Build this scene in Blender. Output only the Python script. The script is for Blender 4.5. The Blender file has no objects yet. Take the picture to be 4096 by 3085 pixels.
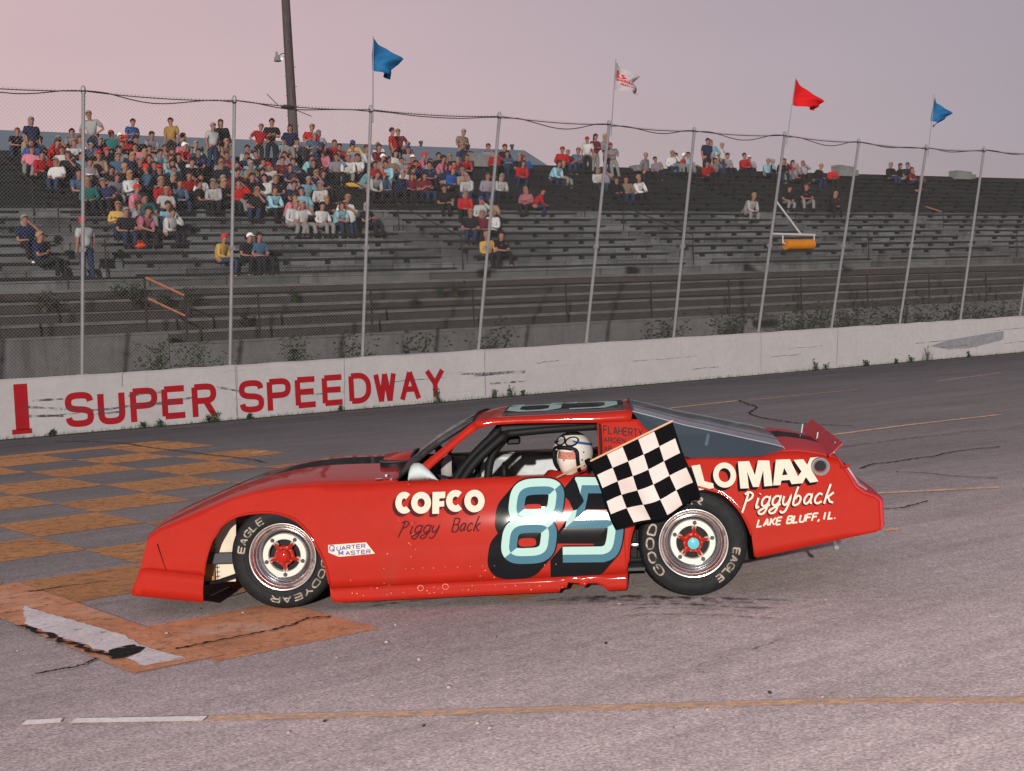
import bpy, math, random
from mathutils import Vector, Matrix
S = bpy.context.scene
COL = S.collection
PI = math.pi
R = math.radians

# ------------------------------------------------------------------ camera
CAM_H = 1.86
cd = bpy.data.cameras.new('camera'); cam = bpy.data.objects.new('camera', cd); COL.objects.link(cam)
cd.sensor_width = 36.0; cd.lens = 36.0 * 5700.0 / 4096.0
cd.clip_end = 3000.0; cd.clip_start = 0.05
cam.matrix_world = (Matrix.Translation((0, 0, CAM_H)) @ Matrix.Rotation(R(90 - 2.961), 4, 'X') @ Matrix.Rotation(R(-2.551), 4, 'Z'))
S.camera = cam
S.render.engine = 'CYCLES'

# ------------------------------------------------------------------ world: thin dusk veil over a physical sky
SUN_EL, SUN_AZ = R(12), R(5)        # the light travels towards +Y, a little to the right
w = bpy.data.worlds.new('World'); S.world = w; w.use_nodes = True
nt = w.node_tree; N = nt.nodes; L = nt.links; N.clear()
o_ = N.new('ShaderNodeOutputWorld'); mixs = N.new('ShaderNodeMixShader'); mixs.inputs[0].default_value = 0.88
sky = N.new('ShaderNodeTexSky'); sky.sky_type = 'NISHITA'; sky.sun_disc = False
sky.sun_elevation = SUN_EL; sky.sun_rotation = R(180) + SUN_AZ
b1 = N.new('ShaderNodeBackground'); b1.inputs[1].default_value = 0.05; L.new(sky.outputs[0], b1.inputs[0])
tc = N.new('ShaderNodeTexCoord')
def dotn(v):
    d = N.new('ShaderNodeVectorMath'); d.operation = 'DOT_PRODUCT'; d.inputs[1].default_value = v
    L.new(tc.outputs['Generated'], d.inputs[0]); return d.outputs['Value']
az = dotn((-0.86, 0.5, 0.0)); up = dotn((0, 0, 1))
r1 = N.new('ShaderNodeValToRGB'); L.new(az, r1.inputs[0])
r1.color_ramp.elements[0].position = 0.10; r1.color_ramp.elements[0].color = (0.385, 0.338, 0.385, 1)
r1.color_ramp.elements[1].position = 0.80; r1.color_ramp.elements[1].color = (0.75, 0.53, 0.54, 1)
e = r1.color_ramp.elements.new(0.42); e.color = (0.53, 0.42, 0.455, 1)
r2_ = N.new('ShaderNodeValToRGB'); L.new(up, r2_.inputs[0])
r2_.color_ramp.elements[0].position = 0.0; r2_.color_ramp.elements[0].color = (1.04, 1.02, 1.0, 1)
r2_.color_ramp.elements[1].position = 0.9; r2_.color_ramp.elements[1].color = (0.62, 0.70, 0.84, 1)
e = r2_.color_ramp.elements.new(0.30); e.color = (0.93, 0.93, 0.96, 1)
nz = N.new('ShaderNodeTexNoise'); nz.inputs['Scale'].default_value = 2.2; nz.inputs['Detail'].default_value = 4
mp = N.new('ShaderNodeMapping'); mp.inputs['Scale'].default_value = (1, 1, 5); L.new(tc.outputs['Generated'], mp.inputs[0]); L.new(mp.outputs[0], nz.inputs['Vector'])
mr = N.new('ShaderNodeMapRange'); mr.inputs[1].default_value = .3; mr.inputs[2].default_value = .7; mr.inputs[3].default_value = 0.955; mr.inputs[4].default_value = 1.045; L.new(nz.outputs[0], mr.inputs[0])
mul = N.new('ShaderNodeMix'); mul.data_type = 'RGBA'; mul.blend_type = 'MULTIPLY'; mul.inputs[0].default_value = 1
L.new(r1.outputs[0], mul.inputs[6]); L.new(r2_.outputs[0], mul.inputs[7])
vm = N.new('ShaderNodeVectorMath'); vm.operation = 'SCALE'; L.new(mul.outputs[2], vm.inputs[0]); L.new(mr.outputs[0], vm.inputs['Scale'])
b2 = N.new('ShaderNodeBackground'); b2.inputs[1].default_value = 1.0; L.new(vm.outputs[0], b2.inputs[0])
L.new(b1.outputs[0], mixs.inputs[1]); L.new(b2.outputs[0], mixs.inputs[2]); L.new(mixs.outputs[0], o_.inputs[0])

# ------------------------------------------------------------------ sun
sd = bpy.data.lights.new('sun', 'SUN'); sd.energy = 5.0; sd.angle = R(0.6); sd.color = (1.0, 0.93, 0.85)
sun = bpy.data.objects.new('sun', sd); COL.objects.link(sun)
sdir = Vector((math.sin(SUN_AZ) * math.cos(SUN_EL), math.cos(SUN_AZ) * math.cos(SUN_EL), -math.sin(SUN_EL)))
sun.rotation_euler = sdir.to_track_quat('-Z', 'Y').to_euler(); sun.location = (0, -5, 12)

S.view_settings.view_transform = 'Standard'; S.view_settings.look = 'None'; S.view_settings.gamma = 1
S.view_settings.exposure = 0.0; S.view_settings.use_curve_mapping = False

# ------------------------------------------------------------------ frames
TH = R(34.861)                                   # the wall, fence and grandstand run along this heading
EW = Vector((math.cos(TH), math.sin(TH), 0)); NW = Vector((-math.sin(TH), math.cos(TH), 0))
def T(s, n, z=0.0): return EW * s + NW * n + Vector((0, 0, z))
PH = R(38.28)                                    # heading of the painted finish line
CAR_LOC = Vector((-1.550, 9.120, 0)); CAR_ROT = R(-3.464)
WALL_N = 25.72

# ------------------------------------------------------------------ materials
MATS = {}
def mat(name, col=(.5, .5, .5), rough=.6, metal=0.0, coat=0.0, noise=None, bump=None, spec=None, obcol=False, alpha_worn=None, wav=None, streak=None, stretch=None, slabs=None):
    if name in MATS: return MATS[name]
    m = bpy.data.materials.new(name); MATS[name] = m; m.use_nodes = True
    t = m.node_tree; n = t.nodes; l = t.links; p = n['Principled BSDF']
    p.inputs['Roughness'].default_value = rough; p.inputs['Metallic'].default_value = metal
    p.inputs['Coat Weight'].default_value = coat; p.inputs['Coat Roughness'].default_value = .06
    p.inputs['Specular IOR Level'].default_value = .15 if spec is None else spec
    c4 = (*col, 1)
    p.inputs['Base Color'].default_value = c4
    co = n.new('ShaderNodeTexCoord')
    src = None
    if obcol:
        oi = n.new('ShaderNodeObjectInfo'); src = oi.outputs['Color']
    if noise:                                     # noise = (scale, amount) or list of them; multiplies the colour
        cur = src
        for i, (sc, am) in enumerate(noise if isinstance(noise, list) else [noise]):
            nn = n.new('ShaderNodeTexNoise'); nn.inputs['Scale'].default_value = sc; nn.inputs['Detail'].default_value = 6; nn.inputs['Roughness'].default_value = .65
            if stretch:
                ma = n.new('ShaderNodeMapping'); ma.inputs['Scale'].default_value = stretch; l.new(co.outputs['Object'], ma.inputs[0]); l.new(ma.outputs[0], nn.inputs['Vector'])
            else: l.new(co.outputs['Object'], nn.inputs['Vector'])
            rr = n.new('ShaderNodeMapRange'); rr.inputs[1].default_value = .3; rr.inputs[2].default_value = .7
            rr.inputs[3].default_value = 1 - am; rr.inputs[4].default_value = 1 + am; l.new(nn.outputs[0], rr.inputs[0])
            mx = n.new('ShaderNodeVectorMath'); mx.operation = 'SCALE'
            if cur is None: mx.inputs[0].default_value = col
            else: l.new(cur, mx.inputs[0])
            l.new(rr.outputs[0], mx.inputs['Scale']); cur = mx.outputs[0]
        src = cur
    if streak:                                    # (scale vector, threshold lo, hi, dirt colour, amount)
        sv, lo, hi, dc, am = streak
        ma = n.new('ShaderNodeMapping'); ma.inputs['Scale'].default_value = sv; l.new(co.outputs['Object'], ma.inputs[0])
        nn = n.new('ShaderNodeTexNoise'); nn.inputs['Scale'].default_value = 1; nn.inputs['Detail'].default_value = 7; nn.inputs['Roughness'].default_value = .7
        l.new(ma.outputs[0], nn.inputs['Vector'])
        rr = n.new('ShaderNodeMapRange'); rr.inputs[1].default_value = lo; rr.inputs[2].default_value = hi; rr.inputs[3].default_value = 0; rr.inputs[4].default_value = am
        l.new(nn.outputs[0], rr.inputs[0])
        mx = n.new('ShaderNodeMix'); mx.data_type = 'RGBA'; l.new(rr.outputs[0], mx.inputs[0])
        if src is None: mx.inputs[6].default_value = c4
        else: l.new(src, mx.inputs[6])
        mx.inputs[7].default_value = (*dc, 1); src = mx.outputs[2]
    if slabs:                                     # cast slabs: each its own tone, a dark joint between neighbours
        sp = n.new('ShaderNodeSeparateXYZ'); l.new(co.outputs['Object'], sp.inputs[0])
        def mth(op, a, b_=None, c_=None):
            q = n.new('ShaderNodeMath'); q.operation = op
            for i_, v_ in enumerate((a, b_, c_)):
                if v_ is None: continue
                if isinstance(v_, (int, float)): q.inputs[i_].default_value = v_
                else: l.new(v_, q.inputs[i_])
            return q.outputs[0]
        lev = mth('FLOOR', mth('DIVIDE', mth('SUBTRACT', sp.outputs[2], 3.22), .316))
        xx = mth('DIVIDE', mth('MULTIPLY_ADD', lev, .83, sp.outputs[0]), slabs); cell = mth('FLOOR', xx); fr = mth('FRACT', xx)
        wn = n.new('ShaderNodeTexWhiteNoise'); wn.noise_dimensions = '2D'; cb = n.new('ShaderNodeCombineXYZ'); l.new(cell, cb.inputs[0]); l.new(lev, cb.inputs[1]); l.new(cb.outputs[0], wn.inputs['Vector'])
        tone = mth('MULTIPLY_ADD', wn.outputs['Value'], .75, .60)
        jt = mth('MULTIPLY_ADD', mth('GREATER_THAN', fr, .018), .75, .25)
        mx = n.new('ShaderNodeVectorMath'); mx.operation = 'SCALE'; l.new(src, mx.inputs[0]); l.new(mth('MULTIPLY', tone, jt), mx.inputs['Scale']); src = mx.outputs[0]
    if src is not None: l.new(src, p.inputs['Base Color'])
    if bump:
        bn = n.new('ShaderNodeTexNoise'); bn.inputs['Scale'].default_value = bump[0]; bn.inputs['Detail'].default_value = 5
        l.new(co.outputs['Object'], bn.inputs['Vector'])
        bb = n.new('ShaderNodeBump'); bb.inputs['Strength'].default_value = bump[1]; bb.inputs['Distance'].default_value = bump[2] if len(bump) > 2 else .02
        l.new(bn.outputs[0], bb.inputs['Height']); l.new(bb.outputs[0], p.inputs['Normal'])
    if alpha_worn:                                # paint worn away in flecks: (scale, lo, hi)
        an = n.new('ShaderNodeTexNoise'); an.inputs['Scale'].default_value = alpha_worn[0]; an.inputs['Detail'].default_value = 9; an.inputs['Roughness'].default_value = .75
        l.new(co.outputs['Object'], an.inputs['Vector'])
        ar = n.new('ShaderNodeMapRange'); ar.inputs[1].default_value = alpha_worn[1]; ar.inputs[2].default_value = alpha_worn[2]; l.new(an.outputs[0], ar.inputs[0])
        tr = n.new('ShaderNodeBsdfTransparent'); ms = n.new('ShaderNodeMixShader'); l.new(ar.outputs[0], ms.inputs[0])
        l.new(tr.outputs[0], ms.inputs[1]); l.new(p.outputs[0], ms.inputs[2]); l.new(ms.outputs[0], n['Material Output'].inputs[0])
    return m

def asphalt_material():
    m = bpy.data.materials.new('asphalt'); m.use_nodes = True
    t = m.node_tree; n = t.nodes; l = t.links; p = n['Principled BSDF']; p.inputs['Roughness'].default_value = .85
    p.inputs['Specular IOR Level'].default_value = .25
    co = n.new('ShaderNodeTexCoord'); sp = n.new('ShaderNodeSeparateXYZ'); l.new(co.outputs['Object'], sp.inputs[0])
    # flash falloff painted into the colour: pale near apron, darker towards the wall (object Y = distance towards the wall)
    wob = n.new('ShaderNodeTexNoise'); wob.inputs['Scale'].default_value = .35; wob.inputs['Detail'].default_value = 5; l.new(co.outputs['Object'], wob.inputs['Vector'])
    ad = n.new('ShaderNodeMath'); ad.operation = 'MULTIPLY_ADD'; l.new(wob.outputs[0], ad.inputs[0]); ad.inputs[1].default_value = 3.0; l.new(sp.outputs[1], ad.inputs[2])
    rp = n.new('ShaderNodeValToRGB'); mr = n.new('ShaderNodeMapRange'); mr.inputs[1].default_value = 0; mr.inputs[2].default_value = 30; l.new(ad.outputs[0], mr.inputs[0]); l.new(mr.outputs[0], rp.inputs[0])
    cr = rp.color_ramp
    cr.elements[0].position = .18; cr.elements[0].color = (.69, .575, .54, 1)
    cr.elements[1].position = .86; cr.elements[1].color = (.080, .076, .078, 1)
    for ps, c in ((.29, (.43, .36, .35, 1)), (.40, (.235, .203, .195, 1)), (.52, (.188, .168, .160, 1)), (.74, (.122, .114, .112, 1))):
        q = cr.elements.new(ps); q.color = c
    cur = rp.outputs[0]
    def mulnoise(cur, scale, lo, hi, f0=.3, f1=.7, stretch=(1, 1, 1), det=6, rough=.65):
        ma = n.new('ShaderNodeMapping'); ma.inputs['Scale'].default_value = stretch; l.new(co.outputs['Object'], ma.inputs[0])
        nn = n.new('ShaderNodeTexNoise'); nn.inputs['Scale'].default_value = scale; nn.inputs['Detail'].default_value = det; nn.inputs['Roughness'].default_value = rough
        l.new(ma.outputs[0], nn.inputs['Vector'])
        rr = n.new('ShaderNodeMapRange'); rr.inputs[1].default_value = f0; rr.inputs[2].default_value = f1; rr.inputs[3].default_value = lo; rr.inputs[4].default_value = hi; l.new(nn.outputs[0], rr.inputs[0])
        mx = n.new('ShaderNodeVectorMath'); mx.operation = 'SCALE'; l.new(cur, mx.inputs[0]); l.new(rr.outputs[0], mx.inputs['Scale']); return mx.outputs[0], nn.outputs[0]
    cur, _ = mulnoise(cur, .5, .86, 1.14)
    cur, _ = mulnoise(cur, 1.0, .84, 1.14, stretch=(.10, 1.6, 1))        # long streaks in the driving direction
    cur, _ = mulnoise(cur, 1.0, .90, 1.10, stretch=(.4, 7, 1))
    cur, _ = mulnoise(cur, 9, .84, 1.16); cur, _ = mulnoise(cur, 24, .80, 1.20)
    cur, fine = mulnoise(cur, 55, .50, 1.50, det=4)
    # light stones and dark pits in the aggregate
    for sc, th0, th1, c, am in ((38, .10, .17, (.62, .52, .47, 1), .75), (27, .07, .11, (.05, .045, .045, 1), .7), (9, .035, .05, (.70, .55, .48, 1), .8)):
        v = n.new('ShaderNodeTexVoronoi'); v.inputs['Scale'].default_value = sc; l.new(co.outputs['Object'], v.inputs['Vector'])
        rr = n.new('ShaderNodeMapRange'); rr.inputs[1].default_value = th0; rr.inputs[2].default_value = th1; rr.inputs[3].default_value = 1; rr.inputs[4].default_value = 0; l.new(v.outputs['Distance'], rr.inputs[0])
        s2 = n.new('ShaderNodeSeparateColor'); l.new(v.outputs['Color'], s2.inputs[0])
        gt = n.new('ShaderNodeMath'); gt.operation = 'GREATER_THAN'; gt.inputs[1].default_value = .62; l.new(s2.outputs[0], gt.inputs[0])
        mm = n.new('ShaderNodeMath'); mm.operation = 'MULTIPLY'; l.new(rr.outputs[0], mm.inputs[0]); l.new(gt.outputs[0], mm.inputs[1])
        m3 = n.new('ShaderNodeMath'); m3.operation = 'MULTIPLY'; l.new(mm.outputs[0], m3.inputs[0]); m3.inputs[1].default_value = am
        mx = n.new('ShaderNodeMix'); mx.data_type = 'RGBA'; l.new(m3.outputs[0], mx.inputs[0]); l.new(cur, mx.inputs[6]); mx.inputs[7].default_value = c; cur = mx.outputs[2]
    l.new(cur, p.inputs['Base Color'])
    bb = n.new('ShaderNodeBump'); bb.inputs['Strength'].default_value = .5; bb.inputs['Distance'].default_value = .006; l.new(fine, bb.inputs['Height']); l.new(bb.outputs[0], p.inputs['Normal'])
    return m

def glass_material(name, tint, refl, dark):
    """thin race-car plastic glazing: part see-through, part mirror, part dusty film"""
    m = bpy.data.materials.new(name); m.use_nodes = True
    t = m.node_tree; n = t.nodes; l = t.links; n.clear()
    o = n.new('ShaderNodeOutputMaterial'); tr = n.new('ShaderNodeBsdfTransparent'); tr.inputs[0].default_value = (*tint, 1)
    gl = n.new('ShaderNodeBsdfGlossy'); gl.inputs['Roughness'].default_value = .12; gl.inputs[0].default_value = (.8, .85, .9, 1)
    df = n.new('ShaderNodeBsdfDiffuse'); df.inputs[0].default_value = (*dark, 1)
    m1 = n.new('ShaderNodeMixShader'); m1.inputs[0].default_value = refl[1]; l.new(tr.outputs[0], m1.inputs[1]); l.new(df.outputs[0], m1.inputs[2])
    fr = n.new('ShaderNodeFresnel'); fr.inputs[0].default_value = 1.45
    ad = n.new('ShaderNodeMath'); ad.operation = 'ADD'; ad.inputs[1].default_value = refl[0]; l.new(fr.outputs[0], ad.inputs[0])
    m2 = n.new('ShaderNodeMixShader'); l.new(ad.outputs[0], m2.inputs[0]); l.new(m1.outputs[0], m2.inputs[1]); l.new(gl.outputs[0], m2.inputs[2]); l.new(m2.outputs[0], o.inputs[0])
    return m

RED = mat('red_car_paint', (.325, .0125, .005), .62, coat=.42, spec=.08, noise=[(3, .06), (22, .04)], bump=(2.6, .22, .012),
          streak=((2.2, 2, 1.2), .60, .80, (.20, .035, .022), .5))
REDM = mat('red_spoiler_paint', (.42, .032, .040), .62, spec=.15, noise=(4, .08))
BLACKP = mat('black_car_paint', (.003, .0035, .005), .62, coat=.30, spec=.03)
WHITEP = mat('white_lettering', (.56, .50, .41), .7, spec=.1)
TEALD = mat('dark_teal_paint', (.045, .135, .185), .65, spec=.1, coat=.25)
TEALL = mat('pale_aqua_paint', (.33, .50, .46), .65, spec=.1, coat=.25)
MAROON = mat('maroon_shade_paint', (.055, .005, .008), .65, spec=.1)
CHROME = mat('polished_aluminium', (.80, .79, .77), .20, metal=1, noise=(30, .06))
SILVER = mat('bare_aluminium', (.27, .285, .295), .5, metal=.3, noise=[(2, .12), (14, .08)], bump=(6, .2, .02))
WHEELW = mat('silver_wheel_ring', (.50, .47, .42), .4, metal=.3)
RUBBER = mat('tyre_rubber', (.012, .0125, .014), .65, noise=(20, .3), spec=.16)
DISH = mat('dark_polished_dish', (.55, .56, .58), .12, metal=1, noise=(8, .15))
TREAD = mat('tyre_tread_rubber', (.018, .0175, .017), .85, spec=.15, noise=(40, .3))
TYREW = mat('tyre_lettering', (.34, .29, .24), .7, noise=(60, .35), alpha_worn=(20, .36, .56))
DARK = mat('matt_black', (.007, .007, .008), .6, noise=(8, .2), spec=.18)
DGREY = mat('dark_grey_metal', (.05, .053, .057), .55, spec=.2)
BLUEM = mat('cyan_cap', (.09, .42, .50), .3)
BLUEINK = mat('blue_sticker_ink', (.03, .05, .28), .5)
CREAM = mat('cream_duct', (.55, .48, .38), .6, noise=(5, .1))
TAN = mat('tan_metal', (.30, .17, .075), .6, noise=(12, .3))
SEATM = mat('black_vinyl', (.009, .009, .010), .55, spec=.2)
WALLP = mat('weathered_white_wall_paint', (.285, .270, .278), .8, noise=[(1.1, .06), (7, .06), (45, .07)], bump=(30, .3, .004),
            streak=((.5, 1, 9.0), .60, .72, (.12, .12, .13), .45))
WALLR = mat('red_wall_lettering', (.215, .008, .012), .8, spec=.1, noise=[(2, .10), (20, .08)], streak=((1.2, 1, 9), .62, .74, (.10, .03, .03), .6))
SCUFF = mat('black_tyre_scuff', (.05, .05, .055), .9, alpha_worn=(7, .42, .62))
SMEAR = mat('grey_scrape', (.17, .17, .19), .9, alpha_worn=(5, .30, .55))
STEEL = mat('galvanised_steel', (.21, .205, .215), .5, metal=.25, noise=[(3, .1), (30, .12)])
WIRE = mat('chain_link_wire', (.20, .19, .19), .6, metal=.3)
CABLE = mat('rusty_cable', (.035, .026, .028), .8)
CONC = mat('weathered_concrete', (.068, .071, .073), .95, noise=[(.6, .20), (4, .16), (30, .14)], stretch=(1, 1, 1.0), bump=(25, .4, .01), streak=((1.6, 1, .35), .52, .72, (.022, .022, .025), .9), slabs=2.3)
CONCP = mat('pale_stained_concrete', (.088, .085, .088), .95, noise=[(.5, .16), (5, .14), (30, .12)], streak=((1.5, 1, .15), .50, .66, (.045, .040, .038), .75), bump=(25, .4, .01))
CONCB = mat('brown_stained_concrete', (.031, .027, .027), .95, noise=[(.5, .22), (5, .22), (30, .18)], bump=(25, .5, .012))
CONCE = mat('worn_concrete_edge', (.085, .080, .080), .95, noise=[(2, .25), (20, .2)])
CONCD = mat('shade_darkened_concrete', (.013, .014, .015), .95, noise=[(.7, .3), (6, .25)])  # shading of the upper rows and back wall painted in as darker concrete
PLANK = mat('black_weathered_timber', (.009, .0095, .011), .8, noise=[(5, .35)])
RAILM = mat('dark_rail_paint', (.014, .012, .012), .6)
RUST = mat('rust_orange_rail', (.36, .13, .065), .7, noise=(9, .2))
ORANGEP = mat('orange_floor_paint', (.45, .215, .088), .9, spec=.15, noise=[(.9, .14), (8, .12), (60, .22)], alpha_worn=(9, .30, .50))
ORANGER = mat('fresh_orange_paint_worn_red', (.56, .255, .135), .9, spec=.15, streak=((1.3, 1.6, 1), .52, .70, (.60, .44, .36), .75), noise=[(2.2, .18), (14, .16), (60, .2)], alpha_worn=(9, .28, .48))
WHITER = mat('white_road_paint', (.88, .82, .79), .85, noise=[(4, .12), (50, .18)], alpha_worn=(12, .24, .40))
YELLOWR = mat('faded_yellow_road_paint', (.78, .50, .30), .85, noise=(30, .2), alpha_worn=(10, .32, .58))
PATCHW = mat('white_painted_patch', (.66, .61, .60), .85, noise=[(3, .14), (40, .2)], alpha_worn=(10, .28, .44))
CRACK = mat('tarred_crack', (.012, .012, .013), .9, alpha_worn=(16, .34, .46))
SKID = mat('dark_rubber_mark', (.045, .042, .040), .9, alpha_worn=(11, .44, .78))
DIRT = mat('dirt_and_weeds', (.028, .030, .020), .95, noise=[(.8, .3), (8, .3)], bump=(10, .6, .05))
LEAF = mat('weed_leaves', (.015, .033, .014), .7, noise=(6, .45))
LEAFD = mat('dark_weed_leaves', (.006, .012, .007), .8, noise=(6, .45))
STEM = mat('weed_stem', (.06, .07, .03), .8)
ROOF = mat('pale_blue_metal_roof', (.10, .13, .16), .7, noise=(.3, .05))
SHEDW = mat('dark_shed_wall', (.035, .036, .042), .9)
POLEM = mat('weathered_timber_pole', (.055, .045, .045), .85, noise=[(1.5, .2), (9, .3)], stretch=(3, 3, .4))
SPKG = mat('grey_metal_box', (.13, .13, .125), .7, noise=(3, .25))
SKIN = mat('skin', (.21, .095, .07), .6, noise=(6, .08))
CLOTH = mat('clothing', (.5, .5, .5), .85, obcol=True, noise=(9, .10))
FLAGB = mat('blue_flag_cloth', (.012, .085, .20), .8, noise=(5, .25))
FLAGR = mat('red_flag_cloth', (.42, .008, .010), .8, noise=(5, .15))
FLAGW = mat('white_flag_cloth', (.30, .27, .29), .8)
CHW = mat('white_flag_squares', (.58, .50, .47), .85, noise=(9, .05))
CHB = mat('black_flag_squares', (.005, .005, .006), .9, spec=.03)
STICK = mat('pale_wood_dowel', (.55, .33, .2), .6)
DRUM = mat('orange_ribbed_plastic', (.36, .13, .015), .6, noise=(8, .15))
BOOMW = mat('white_painted_steel', (.40, .38, .40), .6)
BALAC = mat('white_balaclava', (.60, .52, .46), .85, noise=(30, .04))
HELM = mat('white_helmet_shell', (.58, .55, .51), .25, coat=.5)
FACE = mat('face_skin', (.46, .17, .13), .55, noise=(15, .12))
SUITR = mat('red_race_suit', (.24, .010, .008), .8, noise=(12, .12))
EYE = mat('dark_eye', (.05, .03, .03), .4)
HBLUE = mat('blue_helmet_stripe', (.03, .09, .25), .4)
GLASS1 = glass_material('smoky_windscreen', (.55, .55, .58), (.04, .38), (.03, .03, .035))
GLASS2 = glass_material('blue_grey_plastic_window', (.44, .52, .60), (.06, .26), (.05, .085, .12))
GOG = glass_material('goggle_lens', (.9, .9, .9), (.25, .5), (.7, .68, .66))
TAILP = glass_material('tail_light_plastic', (.45, .2, .2), (.12, .75), (.26, .10, .11))

# ------------------------------------------------------------------ mesh builder
class MB:
    def __init__(s): s.v = []; s.f = []; s.m = []
    def add(s, vs, fs, mi=0):
        b = len(s.v); s.v += [tuple(x) for x in vs]
        for f in fs: s.f.append(tuple(b + i for i in f)); s.m.append(mi)
    def quad(s, a, b, c, d, mi=0): s.add([a, b, c, d], [(0, 1, 2, 3)], mi)
    def box(s, x0, x1, y0, y1, z0, z1, mi=0, bev=0):
        if bev > 0:
            b = bev
            ring = [(x0 + b, y0), (x1 - b, y0), (x1, y0 + b), (x1, y1 - b), (x1 - b, y1), (x0 + b, y1), (x0, y1 - b), (x0, y0 + b)]
            cx, cy = (x0 + x1) / 2, (y0 + y1) / 2
            def shr(r, d): return [(x + (d if x < cx else -d), y + (d if y < cy else -d)) for x, y in r]
            lv = [(shr(ring, b * .7), z0), (ring, z0 + b), (ring, z1 - b), (shr(ring, b * .7), z1)]
            vs = [(x, y, z) for r, z in lv for x, y in r]
            fs = [tuple(range(7, -1, -1)), tuple(range(24, 32))]
            for k in range(3):
                for i in range(8): fs.append((k * 8 + i, k * 8 + (i + 1) % 8, (k + 1) * 8 + (i + 1) % 8, (k + 1) * 8 + i))
            s.add(vs, fs, mi); return
        vs = [(x, y, z) for z in (z0, z1) for x, y in ((x0, y0), (x1, y0), (x1, y1), (x0, y1))]
        s.add(vs, [(3, 2, 1, 0), (4, 5, 6, 7), (0, 1, 5, 4), (1, 2, 6, 5), (2, 3, 7, 6), (3, 0, 4, 7)], mi)
    def tube(s, pts, r, n=8, mi=0, caps=True):
        pts = [Vector(p) for p in pts]; k = len(pts)
        rs = r if isinstance(r, (list, tuple)) else [r] * k
        vs = []; prev = None
        for i, p in enumerate(pts):
            d = (pts[min(i + 1, k - 1)] - pts[max(i - 1, 0)]).normalized()
            if prev is None: a = d.orthogonal().normalized()
            else:
                a = prev - d * prev.dot(d)
                a = a.normalized() if a.length > 1e-6 else d.orthogonal().normalized()
            prev = a; b = d.cross(a)
            for j in range(n):
                t = 2 * PI * j / n; vs.append(p + (a * math.cos(t) + b * math.sin(t)) * rs[i])
        fs = [(i * n + j, i * n + (j + 1) % n, (i + 1) * n + (j + 1) % n, (i + 1) * n + j) for i in range(k - 1) for j in range(n)]
        if caps: fs += [tuple(range(n - 1, -1, -1)), tuple(range((k - 1) * n, k * n))]
        s.add(vs, fs, mi)
    def lathe(s, prof, n=32, axis='y', c=(0, 0, 0), mi=0, a0=0, a1=2 * PI, close=False):
        """prof = [(r, h)] around axis"""
        full = abs(a1 - a0 - 2 * PI) < 1e-6; m = n if full else n + 1; vs = []
        for r, h in prof:
            for j in range(m):
                t = a0 + (a1 - a0) * j / n; x, z = r * math.cos(t), r * math.sin(t)
                if axis == 'y': vs.append((c[0] + x, c[1] + h, c[2] + z))
                elif axis == 'z': vs.append((c[0] + x, c[1] + z, c[2] + h))
                else: vs.append((c[0] + h, c[1] + x, c[2] + z))
        fs = []
        for i in range(len(prof) - 1):
            for j in range(n if full else n):
                j2 = (j + 1) % m if full else j + 1
                fs.append((i * m + j, i * m + j2, (i + 1) * m + j2, (i + 1) * m + j))
        s.add(vs, fs, mi)
    def ball(s, c, r, n=10, k=6, mi=0, sc=(1, 1, 1), rot=None):
        vs = []
        for i in range(k + 1):
            p = PI * i / k
            for j in range(n):
                t = 2 * PI * j / n
                q = Vector((math.sin(p) * math.cos(t) * r * sc[0], math.sin(p) * math.sin(t) * r * sc[1], math.cos(p) * r * sc[2]))
                if rot: q = rot @ q
                vs.append(Vector(c) + q)
        fs = [(i * n + j, (i + 1) * n + j, (i + 1) * n + (j + 1) % n, i * n + (j + 1) % n) for i in range(k) for j in range(n)]
        s.add(vs, fs, mi)
    def grid(s, rows, mi=0, flip=False):
        k = len(rows); m = len(rows[0]); b = len(s.v)
        s.v += [tuple(p) for r in rows for p in r]
        for i in range(k - 1):
            for j in range(m - 1):
                f = (b + i * m + j, b + i * m + j + 1, b + (i + 1) * m + j + 1, b + (i + 1) * m + j)
                s.f.append(f[::-1] if flip else f); s.m.append(mi)
    def build(s, name, mats, parent=None, smooth=False, auto=None, loc=None, solid=0, weld=False):
        me = bpy.data.meshes.new(name); me.from_pydata(s.v, [], s.f)
        if not isinstance(mats, (list, tuple)): mats = [mats]
        for m in mats: me.materials.append(m)
        for p, mi in zip(me.polygons, s.m): p.material_index = mi; p.use_smooth = smooth
        me.validate(); me.update()
        if weld:
            import bmesh
            bm = bmesh.new(); bm.from_mesh(me); bmesh.ops.remove_doubles(bm, verts=bm.verts, dist=1e-5); bmesh.ops.recalc_face_normals(bm, faces=bm.faces); bm.to_mesh(me); bm.free()
        if smooth and auto: me.set_sharp_from_angle(angle=R(auto))
        o = bpy.data.objects.new(name, me); COL.objects.link(o)
        if parent: o.parent = parent
        if loc is not None: o.location = loc
        if solid:
            md = o.modifiers.new('solid', 'SOLIDIFY'); md.thickness = solid; md.offset = 0
        return o

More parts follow.
